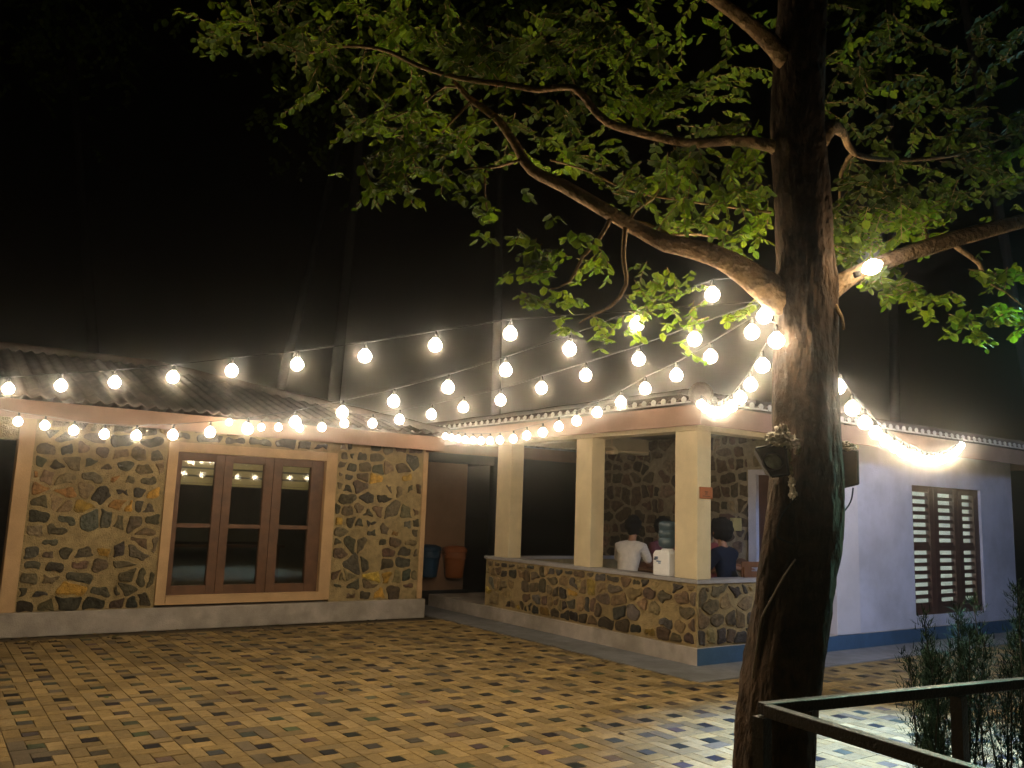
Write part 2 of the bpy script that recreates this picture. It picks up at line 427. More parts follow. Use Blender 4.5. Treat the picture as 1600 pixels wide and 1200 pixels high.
orange_bin = mat('orange_plastic', (.36, .11, .025), .45, .1); blue_bin = mat('blue_plastic', (.012, .055, .12), .45, .1)
bin_('litter_bin', 8.15, 13.25, .36, orange_bin, 'orange plastic bin with lid hung low on the brown passage wall')
bin_('litter_bin', 7.62, 13.27, .38, blue_bin, 'dark blue plastic bin beside the orange one, half hidden by the stone corner')

# ------------------------------------------------------------------ verandah house
XP, YP = 7.11, 6.5
XI = 10.2
H2 = empty('verandah_house', (XP, YP, 0), 'pale house with corner verandah of cream columns on a stone parapet', 'house')
boxobj('plinth', plinth_m, [(XP-.02, 16, YP-.02, 12.3, .0, .195)], H2, .012)
boxobj('parapet', mortar_m, [(XP, XP+.2, YP+.2, 10.66, .196, .87), (XP, 8.62, YP, YP+.2, .196, .87), (XP+.2, XI, 10.46, 10.66, .196, .87)], H2)
st = MB()
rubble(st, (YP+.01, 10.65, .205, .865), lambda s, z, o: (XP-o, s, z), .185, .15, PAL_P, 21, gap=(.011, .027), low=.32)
adopt(H2, st.build('wall_stones', stone_m)); st = MB()
rubble(st, (XP+.01, 8.61, .205, .865), lambda s, z, o: (s, YP-o, z), .19, .155, PAL_P, 22, gap=(.011, .027))
adopt(H2, st.build('wall_stones', stone_m))
boxobj('coping', coping_m, [(XP-.025, XP+.225, YP+.225, 10.69, .872, .915), (XP-.025, 8.64, YP-.025, YP+.225, .872, .915), (XP+.225, XI-.01, 10.44, 10.69, .872, .915)], H2, .006)
for ya, yb in ((6.5, 6.84), (8.3, 8.62), (10.1, 10.46)):
    boxobj('column', col_m, [(XP+.001, XP+.225, ya+.001, yb, .916, 2.56)], H2, .008)
boxobj('blue_lit_plinth_band', plinthb_m, [(XP-.018, 16, YP-.024, YP-.0205, .013, .19)], H2)  # front face only: blue of its cool lighting mixed into the paint colour
# ring beam
boxobj('beam', col_m, [(XP-.012, XP+.235, YP-.012, 10.9, 2.561, 2.74), (XP+.235, XI, YP-.012, YP+.2, 2.561, 2.74), (XP+.235, XI, 10.4, 10.62, 2.6, 2.86)], H2, .004)
boxobj('verandah_ceiling', mat('ceiling_plaster', (.2, .17, .13), .9), [(XP+.24, XI, YP+.2, 12.3, 2.87, 2.92)], H2)
# inner stone wall (faces the verandah)
boxobj('inner_wall', mortar_in, [(XI, XI+.2, 8.22, 12.3, .196, 2.868), (XI, XI+.2, YP+.05, 8.22, 2.33, 2.868), (XI, XI+.2, YP+.05, 6.98, .196, 2.33)], H2)
st = MB()
rubble(st, (8.3, 12.29, .21, 2.86), lambda s, z, o: (XI-o, s, z), .24, .2, PAL_I, 31)
rubble(st, (6.8, 8.3, 2.36, 2.86), lambda s, z, o: (XI-o, s, z), .24, .2, PAL_I, 33)
adopt(H2, st.build('inner_wall_stones', stone_m))
boxobj('door_surround', white_m, [(XI-.04, XI+.1, 8.14, 8.29, .197, 2.32), (XI-.04, XI+.1, 6.92, 8.14, 2.24, 2.32), (XI-.04, XI+.1, 6.92, 7.0, .197, 2.24)], H2, .004)
dr = boxobj('door', wood2_m, [(XI+.02, XI+.07, 7.0, 8.14, .2, 2.24)], H2)
dd = MB()
for a, b in ((7.06, 7.53), (7.61, 8.08)):
    for c, d in ((.3, 1.0), (1.1, 1.5), (1.6, 2.15)): dd.box(XI+.005, XI+.02, a, b, c, d)
o = dd.build('door_panel', wood2_m, bevel=.004); adopt(dr, o)
# main white wall with the window opening
wx0, wx1, wz0, wz1 = 11.48, 13.41, .35, 2.15
wm = MB()
wm.box(10.12, wx0, YP, YP+.2, .196, 2.86); wm.box(wx1, 14.42, YP, YP+.2, .196, 2.86)
wm.box(wx0, wx1, YP, YP+.2, wz1, 2.86); wm.box(wx0, wx1, YP, YP+.2, .196, wz0)
wm.box(14.22, 14.42, YP+.2, 12.3, .196, 2.86)
adopt(H2, wm.build('wall', white_m))
boxobj('wall_pier', mat('pink_lit_white_plaster', (.64, .6, .63), .8, .08, 3, .15, 60, dirt=.1), [(9.62, 10.118, YP-.03, YP+.12, .197, 2.56)], H2, .006)  # pink of the closer light put into the pier's colour
# room behind
boxobj('room', bright_room_m, [(XI+.2, 14.22, 10.0, 10.1, .196, 2.86), (XI+.2, 14.22, YP+.2, 10, 2.861, 2.9), (XI+.202, XI+.26, YP+.2, 10, .2, 2.86), (14.16, 14.218, YP+.2, 10, .2, 2.86), (XI+.26, 14.16, YP+.2, 10, .197, .21)], H2)
# louvred window
wf = MB(); y0 = YP+.04; y1 = YP+.11
lx = ((11.56, 12.0), (12.24, 12.68), (12.92, 13.26))
for a, b in ((wx0, lx[0][0]), (lx[0][1], 12.115), (12.12, lx[1][0]), (lx[1][1], 12.795), (12.8, lx[2][0]), (lx[2][1], wx1)): wf.box(a, b, y0, y1, wz0, wz1)
for a, b in lx:
    wf.box(a, b, y0+.004, y1-.004, wz0, .46); wf.box(a, b, y0+.004, y1-.004, 2.06, wz1); wf.box(a, b, y0+.004, y1-.004, 1.235, 1.3)
win2 = wf.build('window', wood2_m, bevel=.004); adopt(H2, win2)
for a, b in lx:
    s_ = MB()
    for z0_, z1_ in ((.46, 1.235), (1.3, 2.06)):
        nsl = 7; stp = (z1_-z0_)/nsl
        for k in range(nsl):
            zc = z0_+stp*k+ .018
            M_ = Matrix.Translation((0, y0+.035, zc)) @ Matrix.Rotation(rad(22), 4, 'X')
            s_.box(a, b, -.03, .03, -.006, .006, M=M_)
            s_.box(a, b, y0+.028, y0+.042, zc+.0, zc+.036)
    o = s_.build('louvre', wood2_m); adopt(win2, o)
# wardrobe and shelf inside the lit room
def cupboard():
    r = empty('wardrobe', (12.6, 9.6, .21), 'brown cupboard inside the lit room behind the louvred window', 'wardrobe')
    boxobj('carcass', mat('cupboard_laminate', (.3, .2, .1), .6), [(12.2, 13.2, 9.4, 9.9, .21, 1.25)], r)
    boxobj('door', mat('cupboard_door', (.42, .32, .16), .6), [(12.22, 12.69, 9.38, 9.399, .25, 1.22), (12.71, 13.18, 9.38, 9.399, .25, 1.22)], r)
cupboard()
rl = MB(); rl.tube([(11.6, 9.9, 2.5), (12.8, 9.9, 2.5)], .018, 8)
tb = rl.build('tube_light', mat('tube_glow', (1, 1, 1), emit=(.8, .95, 1), estr=14)); tag(tb, 'white tube light on the back wall of the room behind the louvres', 'lamp')
l = bpy.data.lights.new('tube_lamp', 'AREA'); l.shape = 'RECTANGLE'; l.size = 1.2; l.size_y = .05; l.energy = 260; l.color = (.8, .97, 1)
lo = bpy.data.objects.new('tube_lamp', l); COL.objects.link(lo); lo.location = (12.2, 9.84, 2.5); lo.rotation_euler = (rad(60), 0, 0); adopt(tb, lo)
# roof and fascia
roof(H2, (6.58, 15.2, 5.97, 12.9), 2.80, .21, tile_m)
fs = MB()
fs.box(6.62, 6.65, 6.01, 12.8, 2.55, 2.765); fs.box(6.65, 15.1, 6.01, 6.04, 2.55, 2.765); fs.box(15.07, 15.1, 6.04, 12.8, 2.55, 2.765); fs.box(6.65, 15.07, 12.77, 12.8, 2.55, 2.765)
adopt(H2, fs.build('fascia', fascia_m))
boxobj('soffit', fascia_m, [(6.65, XP-.013, 6.04, 12.7, 2.745, 2.76), (XP-.013, 15.07, 6.04, YP-.013, 2.745, 2.76)], H2)
tp = MB(); tp.box(6.567, 6.6, 6.0, 12.7, 2.785, 2.80); tp.box(6.6, 15.1, 5.958, 5.99, 2.785, 2.80)
for k in range(45):
    yk = 6.0+.15*k+.0375+.0
    tp.lathe([(0, 0), (.036, 0), (.036, .012), (0, .014)], Matrix.Translation((6.566, yk, 2.818)) @ Matrix.Rotation(rad(-90), 4, 'Y'), 10)
for k in range(57):
    tp.lathe([(0, 0), (.036, 0), (.036, .012), (0, .014)], Matrix.Translation((6.62+.15*k, 5.957, 2.818)) @ Matrix.Rotation(rad(90), 4, 'X'), 10)
adopt(H2, tp.build('eave_tiles', mat('tile_end_mortar', (.5, .46, .42), .8, .15)))
# hip cap end at the corner
hc = MB(); hc.lathe([(.0, 0), (.13, 0), (.13, .03), (.1, .05), (0, .06)], Matrix.Translation((6.6, 5.99, 2.86)) @ Matrix.Rotation(rad(-45), 4, 'Z') @ Matrix.Rotation(rad(90), 4, 'X'), 20)
adopt(H2, hc.build('hip_end_tile', tile_m))
# sign plate, note, fan
sg = MB(); sg.box(XP+.03, XP+.23, YP-.018, YP-.001, 1.80, 1.93)
s0 = tag(sg.build('sign_plate', mat('sign_brown', (.34, .11, .04), .6, .1), bevel=.003), 'small reddish brown plate fixed to the corner column', 'sign')
tx = MB()
for k, (a, b, c, d) in enumerate(((.10, .155, 1.872, 1.882), (.115, .145, 1.858, 1.868), (.11, .15, 1.845, 1.85), (.07, .19, 1.825, 1.832))): tx.box(XP+a, XP+b, YP-.021, YP-.018, c, d)
o = tx.build('sign_marks', mat('sign_dark', (.07, .02, .01), .6)); adopt(s0, o)
nb = MB(); nb.box(XI-.034, XI-.03, 8.42, 8.66, 1.41, 1.6)
tag(nb.build('paper_note', mat('yellowed_paper', (.5, .45, .22), .8, .1)), 'pale yellow paper notice on the inner stone wall by the door', 'notice')
FX, FY = 8.75, 9.75
fan = empty('ceiling_fan', (FX, FY, 2.6), 'pale ceiling fan under the dark verandah ceiling', 'fan')
b = MB(); b.tube([(FX, FY, 2.87), (FX, FY, 2.62)], .012, 8); adopt(fan, b.build('rod', blind_m))
b = MB(); b.lathe([(0, 2.5), (.09, 2.51), (.1, 2.56), (.05, 2.62), (0, 2.62)], Matrix.Translation((FX, FY, 0)), 18); adopt(fan, b.build('motor', blind_m))
for k in range(3):
    b = MB(); M_ = Matrix.Translation((FX, FY, 2.56)) @ Matrix.Rotation(rad(100+120*k), 4, 'Z') @ Matrix.Rotation(rad(10), 4, 'X')
    b.box(.1, .6, -.06, .06, -.004, .004, M=M_); adopt(fan, b.build('blade', blind_m))

# ------------------------------------------------------------------ water dispenser on the parapet
P = at(1037, 899, 8.9)
def dispenser():
    y = 7.045
    r = empty('water_dispenser', (XP+.1, y, .916), 'white water dispenser with upturned blue-grey bottle standing on the parapet coping', 'water dispenser')
    wm_ = mat('white_plastic', (.8, .8, .82), .35, .03)
    b = MB()
    pr = [(-.13, 0), (.13, 0), (.135, .24), (.10, .285), (-.10, .285), (-.13, .25)]
    vs = []
    for x in (-.105, .105): vs += [(XP+.1+x, y+a, .917+z) for a, z in pr]
    n = len(pr)
    b.add(vs, [tuple(range(n))[::-1], tuple(range(n, 2*n))]+[(k, (k+1) % n, (k+1) % n+n, k+n) for k in range(n)])
    adopt(r, b.build('body', wm_, bevel=.015))
    bt = MB(); M_ = Matrix.Translation((XP+.1, y, 1.2))
    bt.lathe([(.03, .0), (.04, .02), (.095, .045), (.108, .07), (.108, .13), (.100, .138), (.100, .152), (.108, .16), (.108, .22), (.100, .228), (.100, .242), (.108, .25), (.108, .31), (.09, .335), (0, .34)], M_, 24)
    bot = bt.build('bottle', mat('bottle_plastic', (.045, .075, .10), .12, .2, spec=.6), smooth=True); adopt(r, bot)
    c = MB(); c.lathe([(.0, .285), (.07, .285), (.07, .30), (.04, .308)], Matrix.Translation((XP+.1, y, .917)), 20); adopt(r, c.build('collar', wm_))
    k = MB(); k.box(XP-.03, XP-.005, y+.05, y+.08, 1.10, 1.13); k.box(XP-.045, XP-.025, y+.055, y+.075, 1.09, 1.11); adopt(r, k.build('tap', mat('tap_grey', (.1, .13, .2), .5)))
    k = MB(); k.box(XP-.0075, XP-.006, y+.0, y+.07, 1.07, 1.082); k.box(XP-.0075, XP-.006, y+.005, y+.045, 1.05, 1.062); adopt(r, k.build('emblem', mat('emblem_blue', (.1, .2, .4), .5)))
dispenser()

# ------------------------------------------------------------------ people
skin_m = mat('skin', (.26, .13, .075), .55, .1); hair_m = mat('hair', (.012, .011, .01), .75, .3, 60, .8, 90)
def skinmesh(name, joints, edges, m, root, sub=2):
    me = bpy.data.meshes.new(name); me.from_pydata([j[:3] for j in joints], edges, []); me.materials.append(m)
    o = bpy.data.objects.new(name, me); COL.objects.link(o); o.parent = root
    s = o.modifiers.new('skin', 'SKIN'); s.use_smooth_shade = True
    for i, j in enumerate(joints):
        rr_ = j[3]; me.skin_vertices[0].data[i].radius = (rr_, j[4] if len(j) > 4 else rr_)
    me.skin_vertices[0].data[0].use_root = True
    sb = o.modifiers.new('sub', 'SUBSURF'); sb.levels = sub; sb.render_levels = sub
    return o
def person(loc, rz, shirt, pants, label, lean=.12, armfwd=.34, turn=0, hairr=1.0):
    """seated figure facing local +y; origin on the floor under the pelvis"""
    r = empty('person', loc, label, 'person', 'people sitting in the verandah', rz)
    L = lean
    J = [(0, 0, .50, .13, .10), (0, .25*L, .66, .12, .09), (0, .7*L, .86, .15, .10), (0, 1.0*L, .99, .09, .06), (0, 1.15*L, 1.06, .05), (turn*.01, 1.35*L, 1.13, .052)]
    E_ = [(0, 1), (1, 2), (2, 3), (3, 4), (4, 5)]
    # head
    k = len(J); hx = turn*.015; hy = 1.5*L
    J += [(hx, hy+.015, 1.20, .072, .085), (hx, hy+.01, 1.27, .075, .092), (hx, hy, 1.33, .055, .07)]
    E_ += [(5, k), (k, k+1), (k+1, k+2)]
    for s in (-1, 1):
        k = len(J)
        J += [(s*.17, 1.0*L, .965, .04), (s*.22, .10+L, .76, .04), (s*.12, armfwd+L, .74, .032), (s*.10, armfwd+.06+L, .735, .028, .016), (s*.09, armfwd+.10+L, .735, .03, .014)]
        E_ += [(3, k), (k, k+1), (k+1, k+2), (k+2, k+3), (k+3, k+4)]
        h = k+4
        for q in range(4):
            a = len(J); J += [(s*(.115-.018*q), armfwd+.145+L, .732, .0085), (s*(.113-.018*q), armfwd+.175+.008*(1-abs(q-1.5))+L, .722, .0075)]
            E_ += [(h, a), (a, a+1)]
        a = len(J); J += [(s*.06, armfwd+.10+L, .728, .010), (s*.045, armfwd+.125+L, .724, .0085)]; E_ += [(k+3, a), (a, a+1)]
        k = len(J)
        J += [(s*.09, .05, .48, .085), (s*.12, .42, .47, .06), (s*.12, .43, .12, .042), (s*.12, .45, .04, .035), (s*.13, .55, .03, .03)]
        E_ += [(0, k), (k, k+1), (k+1, k+2), (k+2, k+3), (k+3, k+4)]
    skinmesh('body', J, E_, skin_m, r)
    # shirt
    S = [(0, .0, .48, .155, .125), (0, .25*L, .66, .145, .115), (0, .7*L, .86, .165, .12), (0, 1.0*L, 1.0, .15, .10), (0, 1.15*L, 1.075, .07, .068)]
    E2 = [(0, 1), (1, 2), (2, 3), (3, 4)]
    for s in (-1, 1):
        k = len(S); S += [(s*.17, 1.0*L, .975, .075), (s*.205, .05+L, .86, .062), (s*.222, .09+L, .775, .058)]
        E2 += [(3, k), (k, k+1), (k+1, k+2)]
    skinmesh('shirt', S, E2, shirt, r)
    T = [(0, .0, .47, .15, .115)]; E3 = []
    for s in (-1, 1):
        k = len(T); T += [(s*.09, .06, .48, .10), (s*.12, .42, .475, .075), (s*.12, .43, .14, .06)]; E3 += [(0, k), (k, k+1), (k+1, k+2)]
    skinmesh('trousers', T, E3, pants, r)
    # face details
    for s in (-1, 1):
        b = MB(); b.lathe([(0, -.012), (.012, -.006), (.012, .006), (0, .012)], Matrix.Translation((hx+s*.03, hy+.098, 1.245)), 8); b.build('eye', mat('eye_dark', (.05, .04, .04), .3), r)
        b = MB(); b.lathe([(0, -.03), (.016, -.01), (.018, .015), (0, .03)], Matrix.Translation((hx+s*.082, hy, 1.225)), 8); b.build('ear', skin_m, r)
    b = MB(); b.lathe([(0, -.02), (.014, -.014), (.008, .02), (0, .024)], Matrix.Translation((hx, hy+.108, 1.21)), 8); b.build('nose', skin_m, r)
    b = MB(); b.box(-.02+hx, .02+hx, hy+.096, hy+.103, 1.172, 1.18); b.build('mouth', mat('lips', (.2, .07, .06), .5), r)
    # hair: lumpy cap
    bm = bmesh.new(); bmesh.ops.create_icosphere(bm, subdivisions=4, radius=1)
    rh = random.Random(hash(label) % 999)
    ph = [rh.uniform(0, 6) for _ in range(4)]
    for v in list(bm.verts):
        c = v.co.copy()
        if c.y > .55 and c.z < .45: v.co = c*.72; v.co.y -= .12
        if c.z < -.5: v.co.x *= .85
        kk = 1+.05*math.sin(9*c.x+ph[0])*math.sin(8*c.y+ph[1])+.05*math.sin(11*c.z+ph[2])+rh.uniform(-.03, .03)
        v.co *= kk
    me = bpy.data.meshes.new('hair'); bm.to_mesh(me); bm.free(); me.materials.append(hair_m)
    me.polygons.foreach_set('use_smooth', [True]*len(me.polygons))
    o = bpy.data.objects.new('hair', me); COL.objects.link(o); o.parent = r
    o.scale = (.108*hairr, .122*hairr, .138*hairr); o.location = (hx, hy-.02, 1.258)
    return r
cloth = lambda n, c: mat(n, c, .9, .15, 14, .4, 30)
jeans = cloth('dark_trousers', (.03, .035, .05))
def yawto(dx, dy): return math.atan2(-dx, dy)
# positions chosen from the view directions
def inside(u, v, D):
    p_ = at(u, v, D); return (p_.x, p_.y)
x, y = inside(978, 850, 11.15); person((x, y, .195), yawto(.75, .3), cloth('cream_tshirt', (.62, .55, .47)), jeans, 'person in a cream t-shirt sitting with back turned, beside the middle column', lean=.16)
x2, y2 = inside(1030, 850, 12.1); person((x2, y2, .195), yawto(.1, -1), cloth('maroon_shirt', (.16, .05, .055)), jeans, 'person in a maroon shirt mostly hidden behind the water dispenser', lean=.05)
x3, y3 = inside(1108, 850, 11.9); person((x3, y3, .195), yawto(.3, -1), cloth('red_shirt', (.24, .05, .04)), jeans, 'person in a red shirt half hidden by the corner column', lean=.1)
x4, y4 = inside(1140, 870, 10.35); person((x4, y4, .195), yawto(-.1, .9), cloth('navy_shirt', (.008, .012, .026)), jeans, 'person in a dark navy shirt with thick curly hair, nearest the parapet', lean=.08, hairr=1.12)

def chair(x, y, rz, label):
    r = empty('wooden_chair', (x, y, .195), label, 'chair', 'wooden chairs round the verandah table', rz)
    b = MB(); b.box(-.21, .21, -.2, .22, .42, .45); b.build('seat', chair_m, r, bevel=.006)
    b = MB(); b.box(-.2, -.16, -.235, -.205, 0, .84); b.build('leg', chair_m, r)
    b = MB(); b.box(.16, .2, -.235, -.205, 0, .84); b.build('leg', chair_m, r)
    for s in (-.2, .16):
        b = MB(); b.box(s, s+.04, .17, .21, 0, .42); b.build('leg', chair_m, r)
    b = MB()  # solid top board with a hand slot
    b.box(-.21, -.07, -.2, -.18, .56, .9); b.box(.07, .21, -.2, -.18, .56, .9); b.box(-.07, .07, -.2, -.18, .56, .79); b.box(-.07, .07, -.2, -.18, .835, .9)
    b.build('backrest', chair_m, r, bevel=.004)
cx, cy_ = inside(1010, 880, 11.5); chair(cx, cy_, yawto(.55, .6), 'brown wooden chair with solid back between the cream-shirted person and the dispenser')
cx, cy_ = inside(1166, 885, 10.35); chair(cx, cy_, yawto(.2, .8), 'brown wooden chair with a hand slot standing by the parapet right of the navy shirt')
tbx, tby = (x+x4)/2+.35, (y+y3)/2-.1
tr = empty('dining_table', (tbx, tby, .195), 'dark wooden table the people sit around, behind the parapet', 'table')
b = MB(); b.box(-.45, .45, -.4, .4, .69, .72); b.build('tabletop', wood_m, tr, bevel=.005)
for sx_ in (-.4, .36):
    for sy2 in (-.35, .31):
        b = MB(); b.box(sx_, sx_+.04, sy2, sy2+.04, 0, .69); b.build('leg', wood_m, tr)

# ------------------------------------------------------------------ big tree
TD = 4.2
TR = empty('shade_tree', at(1208, 1345, TD), 'tall shade tree with dark leaning trunk hung with festoon lights, in front of the verandah', 'tree')
def trace(pts):
    """pts: (u,v,D,width px) -> smooth centreline and radii"""
    P = []; Rr = []
    raw = [(at(u, v, D), w_*.5*(D*1.06)/FPX) for u, v, D, w_ in pts]
    for i in range(len(raw)-1):
        p0 = raw[max(i-1, 0)]; p1 = raw[i]; p2 = raw[i+1]; p3 = raw[min(i+2, len(raw)-1)]
        seg = max(2, int((p2[0]-p1[0]).length/.05))
        for k in range(seg):
            t = k/seg
            q = .5*((2*p1[0])+(p2[0]-p0[0])*t+(2*p0[0]-5*p1[0]+4*p2[0]-p3[0])*t*t+(3*p1[0]-3*p2[0]+p3[0]-p0[0])*t**3)
            P.append(q); Rr.append(p1[1]+(p2[1]-p1[1])*t)
    P.append(raw[-1][0]); Rr.append(raw[-1][1]); return P, Rr
tk = [(1207, 1400, TD, 132), (1208, 1330, TD, 120), (1211, 1260, TD, 112), (1212, 1199, TD, 110), (1218, 1100, TD, 108), (1230, 1000, TD, 107), (1243, 900, TD, 104), (1252, 850, TD, 104), (1259, 790, TD, 102), (1261, 700, TD, 98), (1258, 600, TD, 92), (1258, 500, TD, 88), (1258, 440, TD, 92), (1257, 400, TD, 84), (1254, 300, TD, 82), (1248, 200, TD, 80), (1250, 100, TD, 78), (1252, 0, TD, 74), (1256, -150, TD, 68), (1262, -400, TD, 56), (1280, -800, TD, 30)]
P, Rr = trace(tk); t_ = MB(); t_.tube(P, Rr, 64, noise=.085, seed=4)
# peeling buttress strip down the lit left side
P, Rr = trace([(1222, 745, TD-.1, 22), (1222, 800, TD-.1, 34), (1215, 860, TD-.08, 44), (1208, 920, TD-.06, 50), (1200, 1000, TD-.05, 46), (1190, 1080, TD-.03, 40), (1180, 1150, TD, 36), (1172, 1230, TD, 34)])
t_.tube(P, Rr, 20, noise=.14, seed=9)
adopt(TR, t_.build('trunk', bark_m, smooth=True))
BR = [
 [(1225, 470, 4.2, 58), (1185, 440, 4.15, 46), (1130, 405, 4.1, 34), (1080, 388, 4.08, 30), (1040, 379, 4.05, 28), (1000, 360, 4.05, 22), (940, 325, 4.0, 22), (880, 290, 4.0, 20), (830, 265, 4.0, 17), (803, 222, 4.0, 14), (775, 185, 4.0, 12), (735, 155, 4.0, 10), (718, 136, 3.97, 8), (708, 126, 3.96, 4)],
 [(1240, 245, 4.2, 34), (1205, 228, 4.2, 20), (1150, 219, 4.1, 16), (1080, 223, 4.0, 14), (1010, 210, 3.95, 13), (950, 192, 3.9, 13), (922, 165, 3.88, 12), (895, 137, 3.86, 11), (840, 140, 3.86, 10), (790, 132, 3.86, 9), (720, 122, 3.9, 8), (660, 105, 3.95, 7), (600, 78, 4.05, 6), (540, 72, 4.2, 5), (480, 82, 4.4, 4), (420, 70, 4.5, 2)],
 [(1245, 120, 4.2, 40), (1215, 80, 4.15, 30), (1175, 42, 4.1, 24), (1130, 8, 4.05, 20), (1080, -25, 4, 18), (980, -90, 4, 12), (850, -160, 4, 6)],
 [(978, 345, 4.04, 8), (974, 400, 3.98, 7), (978, 445, 3.95, 6), (955, 478, 3.95, 5), (925, 492, 3.95, 4), (905, 505, 3.95, 2)],
 [(958, 335, 4.02, 7), (935, 375, 3.96, 6), (910, 402, 3.94, 5), (890, 440, 3.92, 4), (860, 452, 3.9, 2)],
 [(1060, 383, 4.06, 7), (1040, 366, 4.2, 8), (1010, 352, 4.3, 9), (990, 345, 4.4, 3)],
 [(1050, 368, 4.15, 4), (1090, 366, 4.3, 4), (1130, 371, 4.4, 3), (1140, 345, 4.4, 2)],
 [(985, 352, 4.05, 6), (992, 330, 4.2, 5), (1020, 310, 4.3, 4), (1035, 285, 4.4, 3), (1060, 240, 4.4, 2)],
 [(735, 160, 4.0, 5), (710, 185, 3.95, 4), (690, 208, 3.9, 2)],
 [(725, 140, 4.0, 5), (695, 135, 3.95, 4), (655, 165, 3.9, 3), (600, 190, 3.9, 1.5)],
 [(812, 250, 4.0, 5), (770, 262, 3.9, 4), (740, 262, 3.9, 3), (700, 275, 3.9, 1.5)],
 [(760, 262, 3.9, 4), (757, 300, 3.9, 3), (765, 350, 3.9, 1.5)],
 [(860, 250, 4.2, 3), (920, 268, 4.3, 3), (990, 300, 4.4, 3), (1100, 318, 4.4, 3), (1205, 332, 4.35, 4)],
 [(1275, 470, 4.2, 40), (1310, 445, 4.2, 30), (1345, 424, 4.2, 24), (1400, 402, 4.22, 24), (1450, 386, 4.25, 26), (1520, 366, 4.3, 24), (1600, 345, 4.35, 22), (1720, 310, 4.5, 16), (1900, 240, 4.8, 8)],
 [(1275, 230, 4.2, 34), (1298, 198, 4.25, 24), (1320, 212, 4.4, 12), (1335, 240, 4.5, 9), (1400, 250, 4.8, 7), (1500, 240, 5.0, 5), (1600, 200, 5, 2)],
 [(1492, 384, 4.27, 8), (1530, 412, 4.3, 7), (1542, 440, 4.3, 5), (1570, 455, 4.3, 3), (1600, 480, 4.3, 2)],
 [(1335, 235, 4.5, 7), (1315, 270, 4.6, 6), (1312, 330, 4.6, 3)],
 [(1450, 384, 4.4, 5), (1445, 350, 4.6, 5), (1430, 320, 4.8, 3)],
 [(1300, 470, 4.15, 8), (1315, 495, 4.1, 5), (1318, 515, 4.1, 4)],
]
br = MB()
for k, B_ in enumerate(BR):
    P, Rr = trace(B_); br.tube(P, Rr, 12, noise=.10, seed=20+k)
# crown
leaf_m = bpy.data.materials.new('leaf'); leaf_m.use_nodes = True
n = leaf_m.node_tree.nodes; l_ = leaf_m.node_tree.links; n.remove(n['Principled BSDF'])
a_ = n.new('ShaderNodeAttribute'); a_.attribute_name = 'Col'
d1 = n.new('ShaderNodeBsdfPrincipled'); d1.inputs['Roughness'].default_value = .6; d1.inputs['Specular IOR Level'].default_value = .15; d2 = n.new('ShaderNodeBsdfTranslucent'); mx = n.new('ShaderNodeMixShader'); mx.inputs[0].default_value = .4
l_.new(a_.outputs[0], d1.inputs['Base Color']); l_.new(a_.outputs[0], d2.inputs[0])
l_.new(d1.outputs[0], mx.inputs[1]); l_.new(d2.outputs[0], mx.inputs[2]); l_.new(mx.outputs[0], n['Material Output'].inputs[0])
lr = random.Random(12)
def leaf(mb, p, d, size, col):
    """ovate leaf from p along d with a fold and drooping tip"""
    d = d.normalized(); s = d.cross(Vector((lr.uniform(-.6, .6), lr.uniform(-.6, .6), 1)))
    if s.length < 1e-3: s = Vector((1, 0, 0))
    s.normalize(); up = s.cross(d); W_ = size*lr.uniform(.34, .46); f = size*.1
    dr = Vector((0, 0, -size*.18))
    q = [p, p+d*size*.35+s*W_-up*f, p+d*size*.78+s*W_*.7-up*f+dr*.5, p+d*size+dr, p+d*size*.78-s*W_*.7-up*f+dr*.5, p+d*size*.35-s*W_-up*f, p+d*size*.42, p+d*size*.75+dr*.4]
    mb.add(q, [(0, 6, 1), (6, 7, 2, 1), (7, 3, 2), (0, 5, 6), (6, 5, 4, 7), (7, 4, 3)], col)
def spray(mb, p, d, L, size, n, tw=None):
    d = d.normalized(); side = d.cross(Vector((0, 0, 1))).normalized() if abs(d.z) < .95 else Vector((1, 0, 0))
    pts = []
    for i in range(n):
        t = (i+.5)/n
        q = p + d*L*t + Vector((0, 0, -.25*L*t*t)); pts.append(q)
        sg = 1 if i % 2 else -1
        ld = d*.6+side*sg*.8+Vector((lr.uniform(-.3, .3), lr.uniform(-.3, .3), lr.uniform(-.75, .05)))
        g = lr.uniform(.65, 1.3); yl = lr.random()
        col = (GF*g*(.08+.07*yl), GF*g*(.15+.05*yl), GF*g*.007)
        leaf(mb, q, ld, size*lr.uniform(.7, 1.2)*(1-.25*abs(t-.4)), col)
    if tw is not None and n > 5: tw.tube([p]+pts, [.004]+[.0025]*len(pts), 4, cap=False)
cr = MB(); tw = br; GF = 1.0
